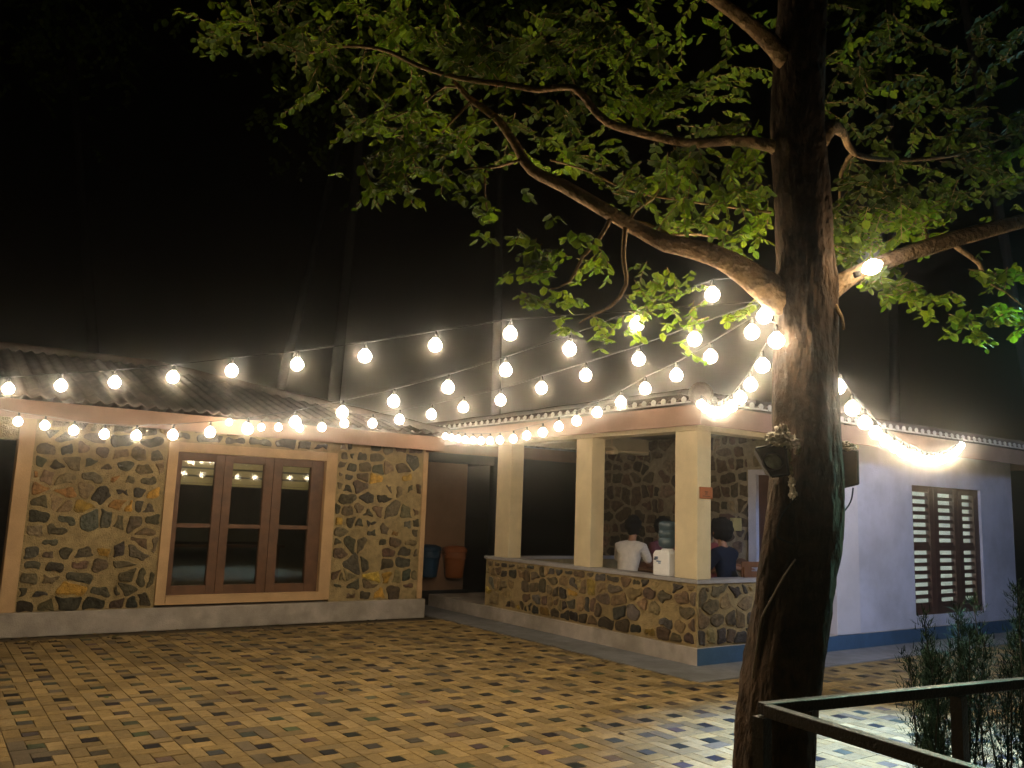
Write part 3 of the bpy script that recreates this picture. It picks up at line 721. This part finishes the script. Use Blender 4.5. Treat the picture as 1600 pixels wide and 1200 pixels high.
BL = [ # u, v, ru, rv, D, spread D, sprays
 (350, 25, 45, 25, 4.5, .4, 14), (325, 72, 20, 12, 4.4, .2, 5), (440, 35, 90, 40, 4.7, .6, 26), (345, 60, 30, 18, 4.4, .3, 6), (440, 185, 10, 12, 4.4, .1, 2), (440, 130, 12, 8, 4.4, .1, 2),
 (480, 65, 60, 22, 4.6, .4, 13), (560, 40, 100, 45, 4.8, .7, 28), (660, 50, 90, 50, 4.7, .7, 26), (560, 110, 80, 25, 4.7, .5, 12), (500, 150, 50, 20, 4.6, .4, 5),
 (700, 60, 50, 40, 4.2, .4, 14), (735, 85, 70, 35, 4.15, .3, 22), (800, 85, 60, 45, 4.2, .4, 20), (900, 55, 60, 40, 4.2, .4, 20), (930, 75, 70, 20, 4.15, .3, 12), (1000, 75, 40, 12, 4.1, .2, 6), (920, 110, 20, 20, 4.2, .2, 5), (980, 90, 12, 12, 4.1, .1, 2),
 (650, 130, 90, 30, 4.8, .5, 14), (640, 195, 60, 30, 4.1, .3, 14), (580, 190, 50, 20, 4.4, .3, 7), (570, 188, 25, 12, 4.1, .2, 4), (690, 200, 50, 28, 4.1, .3, 12), (660, 222, 45, 20, 3.95, .2, 10),
 (605, 282, 38, 16, 3.9, .12, 13), (605, 250, 30, 18, 4.0, .2, 6), (635, 250, 30, 20, 3.95, .2, 8), (536, 273, 12, 5, 3.9, .1, 2), (700, 270, 20, 10, 3.9, .1, 4), (665, 280, 14, 8, 3.9, .1, 2), (740, 265, 25, 12, 3.9, .1, 6), (728, 300, 10, 16, 3.9, .08, 5), (750, 320, 9, 25, 3.9, .08, 6), (765, 330, 9, 30, 3.9, .08, 7), (755, 365, 12, 12, 3.9, .08, 5), (825, 305, 10, 10, 3.95, .08, 3), (770, 220, 50, 30, 4.5, .4, 10),
 (850, 190, 60, 35, 4.7, .5, 16), (900, 170, 50, 25, 4.6, .4, 10), (920, 215, 70, 25, 4.7, .5, 15), (985, 150, 40, 20, 4.3, .3, 8), (1050, 150, 50, 20, 4.3, .3, 10), (1090, 140, 20, 10, 4.2, .2, 3), (990, 165, 45, 14, 4.25, .2, 8),
 (1110, 100, 90, 50, 5.2, .6, 16), (1150, 150, 50, 60, 5.2, .5, 12), (1020, 30, 120, 35, 5.3, .6, 18), (900, 20, 120, 25, 5.2, .6, 16), (1060, 190, 60, 25, 5.0, .4, 9), (1130, 195, 30, 12, 4.3, .2, 5), (1170, 215, 25, 20, 4.3, .2, 5),
 (870, 255, 50, 20, 4.5, .3, 10), (960, 250, 80, 25, 4.6, .4, 16), (1070, 240, 40, 16, 4.15, .2, 10), (1095, 232, 25, 10, 4.1, .2, 5), (1050, 270, 35, 12, 4.15, .2, 9), (985, 275, 30, 12, 4.2, .2, 7), (1005, 288, 22, 8, 4.15, .1, 5), (1160, 250, 40, 25, 4.4, .3, 9),
 (1030, 300, 60, 20, 4.5, .3, 13), (1120, 305, 60, 14, 4.3, .2, 13), (1180, 300, 28, 22, 4.35, .2, 9), (1080, 335, 50, 14, 4.4, .3, 9), (1180, 345, 25, 25, 4.4, .3, 8), (1150, 385, 25, 18, 4.4, .2, 6), (1160, 360, 20, 12, 4.3, .2, 4), (1115, 350, 20, 12, 4.3, .2, 4), (960, 310, 30, 12, 4.4, .2, 5),
 (868, 345, 10, 10, 3.95, .06, 3), (905, 370, 18, 14, 3.92, .08, 6), (820, 372, 20, 8, 3.9, .08, 4), (845, 395, 22, 14, 3.9, .08, 8), (800, 425, 12, 8, 3.9, .06, 3), (820, 422, 14, 8, 3.9, .08, 4), (850, 420, 25, 10, 3.9, .08, 7), (830, 465, 22, 10, 3.9, .08, 7), (860, 452, 14, 8, 3.9, .08, 3), (880, 400, 22, 10, 3.95, .08, 5),
 (890, 445, 18, 16, 3.9, .08, 6), (895, 475, 16, 16, 3.9, .08, 7), (885, 505, 14, 12, 3.85, .06, 7), (915, 415, 24, 10, 3.95, .1, 6), (950, 405, 28, 14, 4.0, .1, 8), (990, 415, 25, 8, 4.0, .1, 4), (940, 435, 15, 8, 3.95, .1, 3),
 (1010, 440, 25, 12, 4.0, .1, 7), (1050, 430, 28, 8, 4.0, .1, 7), (1010, 470, 26, 18, 4.0, .1, 9), (1050, 460, 26, 16, 4.05, .1, 8), (1090, 450, 20, 10, 4.05, .1, 5), (1070, 480, 24, 16, 4.05, .1, 8), (1050, 508, 18, 6, 4.0, .08, 4), (1100, 500, 22, 14, 4.05, .1, 6), (1080, 540, 16, 14, 4.0, .08, 5), (1105, 565, 10, 10, 4.0, .05, 2), (1140, 490, 24, 12, 4.1, .1, 6), (1165, 475, 22, 10, 4.1, .1, 6), (1190, 470, 12, 8, 4.1, .08, 3), (950, 515, 26, 10, 3.95, .1, 7), (985, 520, 20, 8, 3.95, .08, 4), (1000, 500, 24, 10, 4.0, .1, 5), (940, 500, 20, 8, 3.95, .1, 4), (940, 538, 10, 8, 3.9, .06, 3),
 # right of the trunk
 (1325, 350, 25, 50, 4.5, .3, 26), (1320, 395, 22, 30, 4.35, .2, 14), (1370, 350, 45, 35, 4.5, .3, 34), (1430, 340, 40, 30, 4.6, .3, 26), (1390, 300, 70, 35, 4.8, .4, 36), (1330, 270, 30, 40, 4.8, .4, 18), (1460, 290, 50, 25, 4.9, .4, 20), (1485, 300, 25, 16, 4.6, .2, 8),
 (1350, 150, 60, 60, 5.2, .5, 24), (1440, 200, 80, 60, 5.2, .6, 34), (1330, 60, 50, 60, 5.3, .5, 16), (1430, 80, 80, 60, 5.4, .6, 26), (1540, 60, 70, 60, 5.4, .6, 22), (1500, 150, 60, 50, 5.3, .6, 20),
 (1530, 220, 40, 30, 5.0, .3, 20), (1570, 250, 35, 30, 4.9, .3, 20), (1580, 195, 25, 30, 4.8, .3, 12), (1545, 265, 40, 25, 4.9, .3, 16), (1560, 295, 20, 10, 4.7, .1, 7), (1590, 285, 14, 10, 4.7, .1, 4), (1500, 220, 30, 20, 5.0, .3, 8), (1580, 320, 10, 5, 4.6, .05, 2), (1550, 338, 10, 5, 4.6, .05, 2),
 (1385, 430, 28, 14, 4.3, .1, 14), (1405, 450, 30, 10, 4.3, .1, 10), (1360, 445, 14, 8, 4.25, .08, 4), (1440, 440, 22, 6, 4.3, .08, 4), (1435, 462, 14, 8, 4.3, .06, 4), (1475, 460, 24, 5, 4.3, .06, 7), (1455, 487, 14, 8, 4.3, .06, 4), (1425, 480, 8, 8, 4.3, .05, 2), (1345, 380, 25, 14, 4.35, .1, 8),
 (1525, 393, 6, 4, 4.3, .04, 1), (1560, 430, 28, 14, 4.35, .1, 12), (1590, 425, 14, 10, 4.4, .1, 6), (1510, 495, 22, 9, 4.3, .08, 7), (1480, 520, 10, 8, 4.3, .05, 3), (1530, 525, 20, 8, 4.3, .06, 6), (1545, 490, 14, 14, 4.3, .08, 5), (1570, 485, 20, 16, 4.35, .1, 9), (1595, 500, 14, 24, 4.35, .1, 9), (1540, 450, 12, 10, 4.3, .06, 3),
]
for (u, v, ru, rv, D, sd, ns) in BL:
    if 860 < u < 1200 and v > 400: D += .55
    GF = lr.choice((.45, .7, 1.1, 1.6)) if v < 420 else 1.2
    if u > 1290 and v < 330: GF *= .55  # darker leaf colour up right stands in for the weaker light there
    for _ in range(max(1, int(ns*(.62 if D > 4.4 else .9)))):
        a = lr.uniform(0, 6.283); q = math.sqrt(lr.random())
        p_ = at(u+ru*q*math.cos(a), v+rv*q*math.sin(a), D+lr.uniform(-sd, sd))
        L = min(.26, max(.06, ru*.006))*lr.uniform(.7, 1.2)
        dirv = Vector((lr.uniform(-1, 1), lr.uniform(-1, 1), lr.uniform(-.5, .15)))
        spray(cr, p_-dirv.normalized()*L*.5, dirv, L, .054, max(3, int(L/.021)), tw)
# crown above the picture
for _ in range(420):
    a = lr.uniform(0, 6.283); q = math.sqrt(lr.random())
    p_ = Vector((3.7+3.2*q*math.cos(a), 2.9+3.2*q*math.sin(a), lr.uniform(5.2, 7.4)))
    spray(cr, p_, Vector((lr.uniform(-1, 1), lr.uniform(-1, 1), lr.uniform(-.5, .3))), .35, .075, 10)
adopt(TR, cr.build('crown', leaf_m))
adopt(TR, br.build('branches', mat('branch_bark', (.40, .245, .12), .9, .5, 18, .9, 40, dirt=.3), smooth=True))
print('leaf faces', len(cr.f))

# wrap, floodlights and cables on the trunk
def crumple(u, v, D, w_, h_, seed, mb):
    bm = bmesh.new(); bmesh.ops.create_icosphere(bm, subdivisions=3, radius=1); q = random.Random(seed)
    c = at(u, v, D)
    for vv in bm.verts:
        k = q.choice((.6, .8, 1.0, 1.2))*q.uniform(.8, 1.2); vv.co = Vector((vv.co.x*w_*k, vv.co.y*.035*k, vv.co.z*h_*k))
    Mx = Matrix.Translation(c) @ Matrix.Rotation(-YAW, 4, 'Z'); bm.verts.index_update()
    mb.add([Mx @ vv.co for vv in bm.verts], [[vv.index for vv in f.verts] for f in bm.faces]); bm.free()
fo = MB()
for i, (u, v, w_, h_) in enumerate(((1208, 684, .035, .025), (1222, 676, .03, .04), (1235, 690, .03, .035), (1218, 692, .045, .02), (1246, 700, .012, .03), (1231, 715, .012, .035), (1233, 735, .014, .03), (1237, 755, .013, .03), (1239, 772, .016, .03))):
    crumple(u, v, TD-.17 if u < 1300 else TD-.02, w_, h_, 50+i, fo)
tag(fo.build('plastic_wrapping', foil_m), 'crumpled pale plastic and foil wrapped round the trunk above the lamp boxes', 'wrapping')
def flood(corners, D, dep, label, lens, mb_m):
    r = empty('floodlight', at(sum(c[0] for c in corners)/4, max(c[1] for c in corners), D), label, 'floodlight', 'unlit lamp boxes strapped to the trunk')
    b = MB(); fr_ = [at(u, v, D-.06*(1 if i in (2, 3) else 0)) for i, (u, v) in enumerate(corners)]
    back = [Vector((sum(p.x for p in fr_)/4, sum(p.y for p in fr_)/4, sum(p.z for p in fr_)/4)).lerp(p, .8)+Vector((FH.x, FH.y, 0))*dep for p in fr_]
    b.add(fr_+back, [(0, 1, 2, 3), (7, 6, 5, 4), (0, 4, 5, 1), (1, 5, 6, 2), (2, 6, 7, 3), (3, 7, 4, 0)])
    adopt(r, b.build('housing', mb_m, bevel=.006))
    nrm = (fr_[1]-fr_[0]).cross(fr_[3]-fr_[0]).normalized()
    if nrm.dot(FW) > 0: nrm = -nrm
    rim = MB(); cc = sum(fr_, Vector())/4
    e = 1.04
    for i in range(4):
        a, b2 = fr_[i], fr_[(i+1) % 4]
        rim.tube([cc+(a-cc)*.97+nrm*.004, cc+(b2-cc)*.97+nrm*.004], .006, 6)
    adopt(r, rim.build('rim', black_m))
    if lens:
        q = nrm.to_track_quat('Z', 'Y').to_matrix().to_4x4(); q.translation = at(lens[0], lens[1], D-.035)
        g_ = MB(); g_.lathe([(.0, .012), (.02, .01), (.036, .002), (.042, -.006)], q, 24)
        adopt(r, g_.build('lens', mat('lamp_reflector', (.6, .65, .55), .15, .6, 25), smooth=True))
        g_ = MB(); g_.lathe([(.040, -.01), (.042, .008), (.050, .008), (.052, -.01)], q, 24)
        adopt(r, g_.build('bezel', black_m, smooth=True))
    # bracket
    bk = MB(); c_ = sum(fr_, Vector())/4+Vector((FH.x, FH.y, 0))*dep
    bk.tube([c_, at(1250, 720, TD)], .012, 6); adopt(r, bk.build('bracket', black_m))
flood([(1180, 701), (1226, 690), (1233, 743), (1205, 746)], TD-.16, .1, 'dark tilted lamp box with a round glass lens, on the left of the trunk', (1208, 721), box_m)
flood([(1298, 703), (1340, 704), (1341, 757), (1312, 764)], TD+.02, .12, 'dark square lamp box seen from behind, on the right of the trunk', None, box_m)
def cable(name, pts, r, m, label, cat, group=None):
    P, _ = trace([(u, v, D, 2) for u, v, D in pts]); b = MB(); b.tube(P, r, 6)
    return tag(b.build(name, m), label, cat, group)
cable('cable', [(1333, 762, TD), (1331, 778, TD), (1326, 790, TD-.02), (1318, 800, TD-.05)], .004, black_m, 'short black cable dangling below the right lamp box', 'cable')
cable('cable', [(1246, 776, TD-.2), (1228, 795, TD-.2), (1218, 815, TD-.2), (1214, 835, TD-.2), (1219, 842, TD-.2), (1240, 850, TD-.2)], .004, black_m, 'thin black cable looping down the lit side of the trunk', 'cable')
cable('cable', [(1243, 874, TD-.19), (1225, 900, TD-.21), (1206, 935, TD-.21), (1190, 965, TD-.21), (1184, 1000, TD-.2), (1176, 1060, TD-.19)], .005, mat('grey_conduit', (.22, .17, .12), .5), 'grey conduit slanting down the lower left of the trunk', 'cable')

fo = MB(); crumple(1328, 698, TD-.02, .035, .018, 80, fo); crumple(1320, 694, TD-.02, .025, .018, 81, fo)
tag(fo.build('plastic_wrapping', foil_m), 'small crumpled pale plastic scrap on top of the square lamp box behind the trunk', 'wrapping')
# ------------------------------------------------------------------ festoon strings
glow = bpy.data.materials.new('bulb_glow'); glow.use_nodes = True; n = glow.node_tree.nodes
n.remove(n['Principled BSDF']); e = n.new('ShaderNodeEmission'); e.inputs[0].default_value = (1, .87, .66, 1); e.inputs[1].default_value = 30
glow.node_tree.links.new(e.outputs[0], n['Material Output'].inputs[0])
bulb_mb = MB(); bulb_mb.lathe([(0, -.036), (.015, -.033), (.027, -.025), (.035, -.013), (.038, 0), (.036, .013), (.028, .027), (.017, .036), (.013, .044)], n=14)
proto = bulb_mb.build('bulb', glow, smooth=True); BULB = proto.data; bpy.data.objects.remove(proto)
sk = MB(); sk.lathe([(0, .085), (.006, .084), (.009, .07), (.014, .042), (0, .042)], n=10)
proto = sk.build('socket', mat('dark_socket', (.04, .035, .03), .5), smooth=True); SOCK = proto.data; bpy.data.objects.remove(proto)
lamp_d = bpy.data.lights.new('bulb_lamp', 'POINT'); lamp_d.energy = BULB_W; lamp_d.color = BULB_C; lamp_d.shadow_soft_size = .039
lamp_d2 = lamp_d.copy(); lamp_d2.energy = BULB_W*.6; lamp_d3 = lamp_d.copy(); lamp_d3.energy = BULB_W*1.5; lamp_d2.color = (1, .64, .3); lamp_d3.color = (1, .75, .45)
def hang(root, p):
    b = bpy.data.objects.new('bulb', BULB); COL.objects.link(b); b.parent = root; b.location = p-root.location
    s = bpy.data.objects.new('socket', SOCK); COL.objects.link(s); s.parent = b
    l = bpy.data.objects.new('bulb_lamp', rnd.choice((lamp_d, lamp_d, lamp_d2, lamp_d3))); COL.objects.link(l); l.parent = b
def catpts(bulbs, start, end):
    return [Vector(start)]+[p+Vector((0, 0, .085)) for p in bulbs]+[Vector(end)]
def vplane(u, v, P0, az):
    n_ = (math.cos(az), -math.sin(az)); d = ray(u, v); t = (P0[0]*n_[0]+P0[1]*n_[1])/(d.x*n_[0]+d.y*n_[1])
    return Vector((d.x*t, d.y*t, d.z*t+CAMZ))
T0 = (3.484, 2.688)
def string(label, bulbs, start, end):
    r = empty('festoon_string', start, label, 'string lights', 'festoon bulb strings hung from the tree')
    c = MB(); pts = catpts(bulbs, start, end); fine = []
    for i in range(len(pts)-1):
        for k in range(4): fine.append(pts[i].lerp(pts[i+1], k/4))
    fine.append(pts[-1]); c.tube(fine, .0026, 5); adopt(r, c.build('cable', mat('dark_cable', (.03, .028, .025), .5)))
    for p in bulbs: hang(r, p)
    return len(bulbs)
def resample(px, P0, az, step, first=0):
    q = [vplane(u, v, P0, az) for u, v in px]
    out = []; acc = first
    for i in range(len(q)-1):
        L = (q[i+1]-q[i]).length; t = acc
        while t < L: out.append(q[i].lerp(q[i+1], t/L)); t += step
        acc = t-L
    return out
tot = 0
A = [vplane(u, v, T0, rad(-36.5)) for u, v in ((797, 522), (680, 540), (570, 557), (464, 570), (362, 580), (270, 590), (179, 598), (95, 603), (13, 608), (-68, 611), (-146, 612), (-222, 612), (-296, 611), (-368, 609))]
tot += string('highest string, sweeping left from the tree above the stone house roof to the frame edge', A, at(1200, 470, TD), A[-1]+Vector((-.3, .45, .12)))
B = [vplane(u, v, T0, rad(-24)) for u, v in ((1113, 461), (995, 507), (890, 546), (790, 579), (700, 606), (615, 628), (535, 645), (461, 660), (387, 671), (328, 676), (270, 680), (213, 681), (163, 679), (115, 673), (70, 665), (28, 659), (-10, 651))]
tot += string('long sagging string that ends in the row of bulbs across the stone wall at left', B, at(1175, 432, TD), B[-1]+Vector((-.18, .4, .1)))
C = [vplane(u, v, T0, rad(-3)) for u, v in ((1194, 495), (1085, 531), (998, 562), (915, 587), (846, 607), (782, 626), (724, 637), (674, 648), (624, 656), (582, 662), (538, 662), (503, 668), (468, 669), (435, 668), (408, 668), (385, 666), (358, 660), (331, 657))]
tot += string('string running from the tree to the stone house eave', C, at(1212, 478, TD), (2.9, 10.58, 2.6))
D_ = [vplane(u, v, T0, rad(18.5)) for u, v in ((1175, 520), (1110, 558), (1057, 587), (1008, 608), (970, 629), (933, 645), (901, 658), (873, 667), (848, 676), (823, 681), (802, 686))]
D_ += resample([(781, 688), (765, 689), (745, 689), (725, 687), (705, 684), (688, 680)], T0, rad(18.5), .4)
tot += string('string ending in a dense bright bar at the far end of the verandah eave', D_, at(1215, 505, TD), (6.6, 11.2, 2.58))
G = resample([(1213, 533), (1189, 576), (1170, 606), (1151, 629), (1133, 643), (1117, 646), (1105, 640), (1093, 630)], T0, rad(42), .40)
tot += string('short drooping string from the tree to the verandah roof corner', G, at(1222, 515, TD), (6.55, 5.95, 2.8))
T1 = (3.747, 2.504)
Hh = resample([(1309, 605), (1328, 635), (1350, 660), (1378, 686), (1412, 708), (1440, 719), (1462, 721), (1480, 716), (1494, 706), (1504, 694)], T1, rad(67.4), .38)
tot += string('string curving down right of the trunk in a bright arc to the pale house eave', Hh, at(1300, 585, TD), (11.95, 5.96, 2.75))
print('bulbs', tot)
# bare bulb on the branch
rb = empty('branch_lamp', at(1362, 422, 4.1), 'single bare lamp lying on the branch right of the trunk', 'lamp')
q = MB(); _a, _b = at(1348, 424, 4.05), at(1378, 410, 4.05); q.tube([_a.lerp(_b, t/8) for t in range(9)], [.008, .022, .031, .036, .038, .036, .03, .02, .006], 14); adopt(rb, q.build('lamp_glass', glow, smooth=True))
q = MB(); q.tube([at(1343, 427, 4.07), at(1335, 430, 4.07)], .016, 10); adopt(rb, q.build('socket', black_m))
ll = bpy.data.lights.new('branch_bulb', 'POINT'); ll.energy = 5; ll.color = BULB_C; ll.shadow_soft_size = .03
lo = bpy.data.objects.new('branch_bulb', ll); COL.objects.link(lo); lo.location = at(1362, 417, 4.03); adopt(rb, lo)

# ------------------------------------------------------------------ planter rail
RA, RBp, RC = Vector((2.58, 2.05, .95)), Vector((4.9, 1.73, .95)), Vector((2.44, .95, .95))
rl = empty('metal_railing', (2.58, 2.05, 0), 'low dark square-tube railing round the planting bed, in front of the trunk', 'railing')
def bar(name, a, b_, t=.021):
    d = b_-a; L = d.length; M_ = Matrix.Translation(a) @ d.to_track_quat('Y', 'Z').to_matrix().to_4x4()
    m_ = MB(); m_.box(-t, t, 0, L, -t, t, M=M_); adopt(rl, m_.build(name, rail_m, bevel=.003))
bar('top_rail', RA-Vector((0, 0, .025)), RBp-Vector((0, 0, .025))); bar('top_rail', RA-Vector((0, .026, .025)), RC-Vector((0, 0, .025)))
for p in (RA, RA.lerp(RBp, .465), RBp, RC):
    m_ = MB(); m_.box(p.x-.024, p.x+.024, p.y-.024, p.y+.024, 0, .899); adopt(rl, m_.build('post', rail_m))

# ------------------------------------------------------------------ feathery shrubs behind the rail
shrub_m = mat('shrub_leaf', None, .9, .2, 20, vcol=True, spec=.05)
stem_m = mat('thin_stem', (.09, .07, .045), .8)
shr = [(1428, 4.5, .98, .13), (1446, 4.3, 1.08, .15), (1468, 4.6, 1.05, .14), (1497, 4.3, 1.15, .12), (1522, 4.6, 1.2, .16), (1545, 4.3, 1.1, .12), (1582, 4.5, 1.3, .18), (1612, 4.3, 1.3, .18)]
where = ['leftmost, nearest the pavers', 'second from the left, leaning over the rail', 'third from the left, below the window', 'just left of the rail post', 'just right of the rail post', 'sixth from the left, beside the dark edge', 'tallest, at the right frame edge', 'furthest right, mostly outside the frame']
for i, (u, D, h, wd) in enumerate(shr):
    p0 = at(u, 1180, D); p0.z = 0
    r = empty('feathery_shrub', p0, 'slender feathery green shrub with bare lower stems, ' + where[i], 'shrub', 'feathery shrubs behind the railing')
    s_ = MB(); f_ = MB()
    for k in range(3):
        a = lr.uniform(0, 6.28); lean = lr.uniform(.03, .2); ht = h*lr.uniform(.8, 1)
        tip = Vector((math.cos(a)*lean, math.sin(a)*lean, ht)); b0 = Vector((math.cos(a)*.03, math.sin(a)*.03, 0))
        mid = b0.lerp(tip, .5)+Vector((lr.uniform(-.02, .02), lr.uniform(-.02, .02), 0))
        s_.tube([b0, mid, tip], [.006, .0045, .002], 5)
        for j in range(190):
            t = lr.uniform(.38, 1.0); c = b0.lerp(tip, t)
            rr_ = wd*.65*(1-.7*abs(t-.68)/.34)
            d = Vector((lr.uniform(-1, 1), lr.uniform(-1, 1), lr.uniform(-.1, .9))).normalized()
            g = lr.uniform(.6, 1.3); L = rr_*lr.uniform(.5, 1.1)+.03
            for q in range(5):
                pp = c+d*L*(q+1)/6; dd_ = (d+Vector((lr.uniform(-.9, .9), lr.uniform(-.9, .9), lr.uniform(-.5, .9)))).normalized()
                sd = dd_.cross(Vector((0, 0, 1))).normalized()*.0028
                f_.face([pp-sd, pp+sd, pp+dd_*.034+sd*.3, pp+dd_*.034-sd*.3], (.03*g, .06*g, .03*g))
    s_.build('stem', stem_m, r); f_.build('foliage', shrub_m, r)

# ------------------------------------------------------------------ cool lamp post outside the right edge
LP = Vector((7.0, 2.0, 0))
lp = empty('lamp_post', LP, 'pale lamp post with one cool white flood head and an added second head for wall fill, just outside the right edge', 'lamp post')
post_m = mat('pale_post', (.5, .5, .5), .6)
q = MB(); q.tube([LP, LP+Vector((0, 0, 4.1))], .035, 12); adopt(lp, q.build('post', post_m, smooth=True))
q = MB(); q.box(-.14, .14, -.1, .1, -.03, .03, M=Matrix.Translation(LP+Vector((-.1, .02, 4.1)))); adopt(lp, q.build('lamp_head', box_m))
q = MB(); q.box(-.12, .12, -.08, .08, -.006, 0, M=Matrix.Translation(LP+Vector((-.1, .02, 4.062)))); adopt(lp, q.build('lamp_glass', mat('cool_glow', (1, 1, 1), emit=(.6, .9, 1), estr=20)))
ld = bpy.data.lights.new('flood', 'SPOT'); ld.energy = COOL_W; ld.color = (.3, .55, 1); ld.spot_size = rad(56); ld.spot_blend = .75; ld.shadow_soft_size = .08
lo = bpy.data.objects.new('flood', ld); COL.objects.link(lo); lo.location = LP+Vector((-.1, .02, 4.02))
lo.rotation_euler = (Vector((5.9, 2.9, 0))-lo.location).to_track_quat('-Z', 'Y').to_euler(); adopt(lp, lo)

q = MB(); q.box(-.1, .1, -.14, .14, -.03, .03, M=Matrix.Translation(LP+Vector((.22, .12, 4.0)))); adopt(lp, q.build('lamp_head', box_m))  # added second head, carries the wall fill
q = MB(); q.tube([LP+Vector((0, 0, 4.0)), LP+Vector((.22, .12, 4.0))], .02, 8); adopt(lp, q.build('fill_arm', post_m))
ld = bpy.data.lights.new('wall_fill', 'SPOT'); ld.energy = 340; ld.color = (.36, .55, 1); ld.spot_size = rad(100); ld.spot_blend = .8; ld.shadow_soft_size = .4  # added spot, gives the wall its bluish ambient tone
lo = bpy.data.objects.new('wall_fill', ld); COL.objects.link(lo); lo.location = LP+Vector((.24, .16, 3.9))
lo.rotation_euler = (Vector((12.6, 6.5, .8))-lo.location).to_track_quat('-Z', 'Y').to_euler(); adopt(lp, lo)

ld = bpy.data.lights.new('leaf_fill', 'SPOT'); ld.energy = 600; ld.color = (.4, 1, .75); ld.spot_size = rad(30); ld.spot_blend = .7; ld.shadow_soft_size = .08  # added tinted spot, brightens the leaf spray at the right edge
lo = bpy.data.objects.new('leaf_fill', ld); COL.objects.link(lo); lo.location = LP+Vector((-.15, -.15, 3.7))
lo.rotation_euler = (Vector((5.3, 1.75, 2.75))-lo.location).to_track_quat('-Z', 'Y').to_euler(); adopt(lp, lo)
ld = bpy.data.lights.new('added_head_fill', 'POINT'); ld.energy = 25; ld.color = (.4, .85, .9); ld.shadow_soft_size = .1  # added point light, lifts the leaves near the post
lo = bpy.data.objects.new('added_head_fill', ld); COL.objects.link(lo); lo.location = LP+Vector((-.15, .0, 3.9)); adopt(lp, lo)

# ------------------------------------------------------------------ tall trees behind the houses
far_bark = mat('far_bark', (.016, .015, .013), .9, .4, 6, .5)
for i, (u0, v0, u1, v1, D, w_) in enumerate(((520, 640, 556, 280, 19, 20), (430, 640, 505, 330, 24, 16), (775, 640, 782, 250, 22, 16), (1400, 760, 1395, 420, 20, 16), (150, 600, 120, 200, 26, 18), (1640, 800, 1600, 560, 13, 16))):
    top = at(u1, v1, D); base = at(u0, v0, D); dr = (top-base)/(top.z-base.z); g0 = base-dr*base.z; hi = 13+i
    lab = ['pale leaning trunk', 'faint thin trunk leaning right', 'straight faint trunk', 'dim trunk above the pale house', 'dark far trunk at the left', 'dark tree at the right edge beyond the pale house'][i]
    r = empty('tall_tree', g0, lab+' of a tall tree in the night behind the houses' if i < 5 else lab, 'tree', 'tall trees in the dark behind')
    b = MB(); b.tube([g0+dr*hi*k/10 for k in range(11)], [w_*D/FPX/2*(1.1-.05*k) for k in range(11)], 10, noise=.05, seed=i); adopt(r, b.build('trunk', far_bark, smooth=True))
    c = MB(); tp = g0+dr*hi
    for k in range(150):
        d = Vector((lr.gauss(0, 1), lr.gauss(0, 1), lr.gauss(0, .7))); spray(c, tp+d*1.4, Vector((lr.uniform(-1, 1), lr.uniform(-1, 1), -.3)), .7, .2, 8)
    adopt(r, c.build('crown', leaf_m))

# ------------------------------------------------------------------ scattering volume added for the lens bloom round the bulbs
hz = MB(); hz.box(-30, 36, -6, 42, -1.2, 27)
ho = hz.build('bloom_haze', glass_m); hm = bpy.data.materials.new('bloom_haze'); hm.use_nodes = True
n = hm.node_tree.nodes; n.remove(n['Principled BSDF']); v_ = n.new('ShaderNodeVolumePrincipled')
v_.inputs['Density'].default_value = BLOOM_HAZE; v_.inputs['Anisotropy'].default_value = .987; v_.inputs['Color'].default_value = (.95, .93, .9, 1)
hm.node_tree.links.new(v_.outputs[0], n['Material Output'].inputs['Volume'])
ho.data.materials.clear(); ho.data.materials.append(hm); tag(ho, kind='stuff')
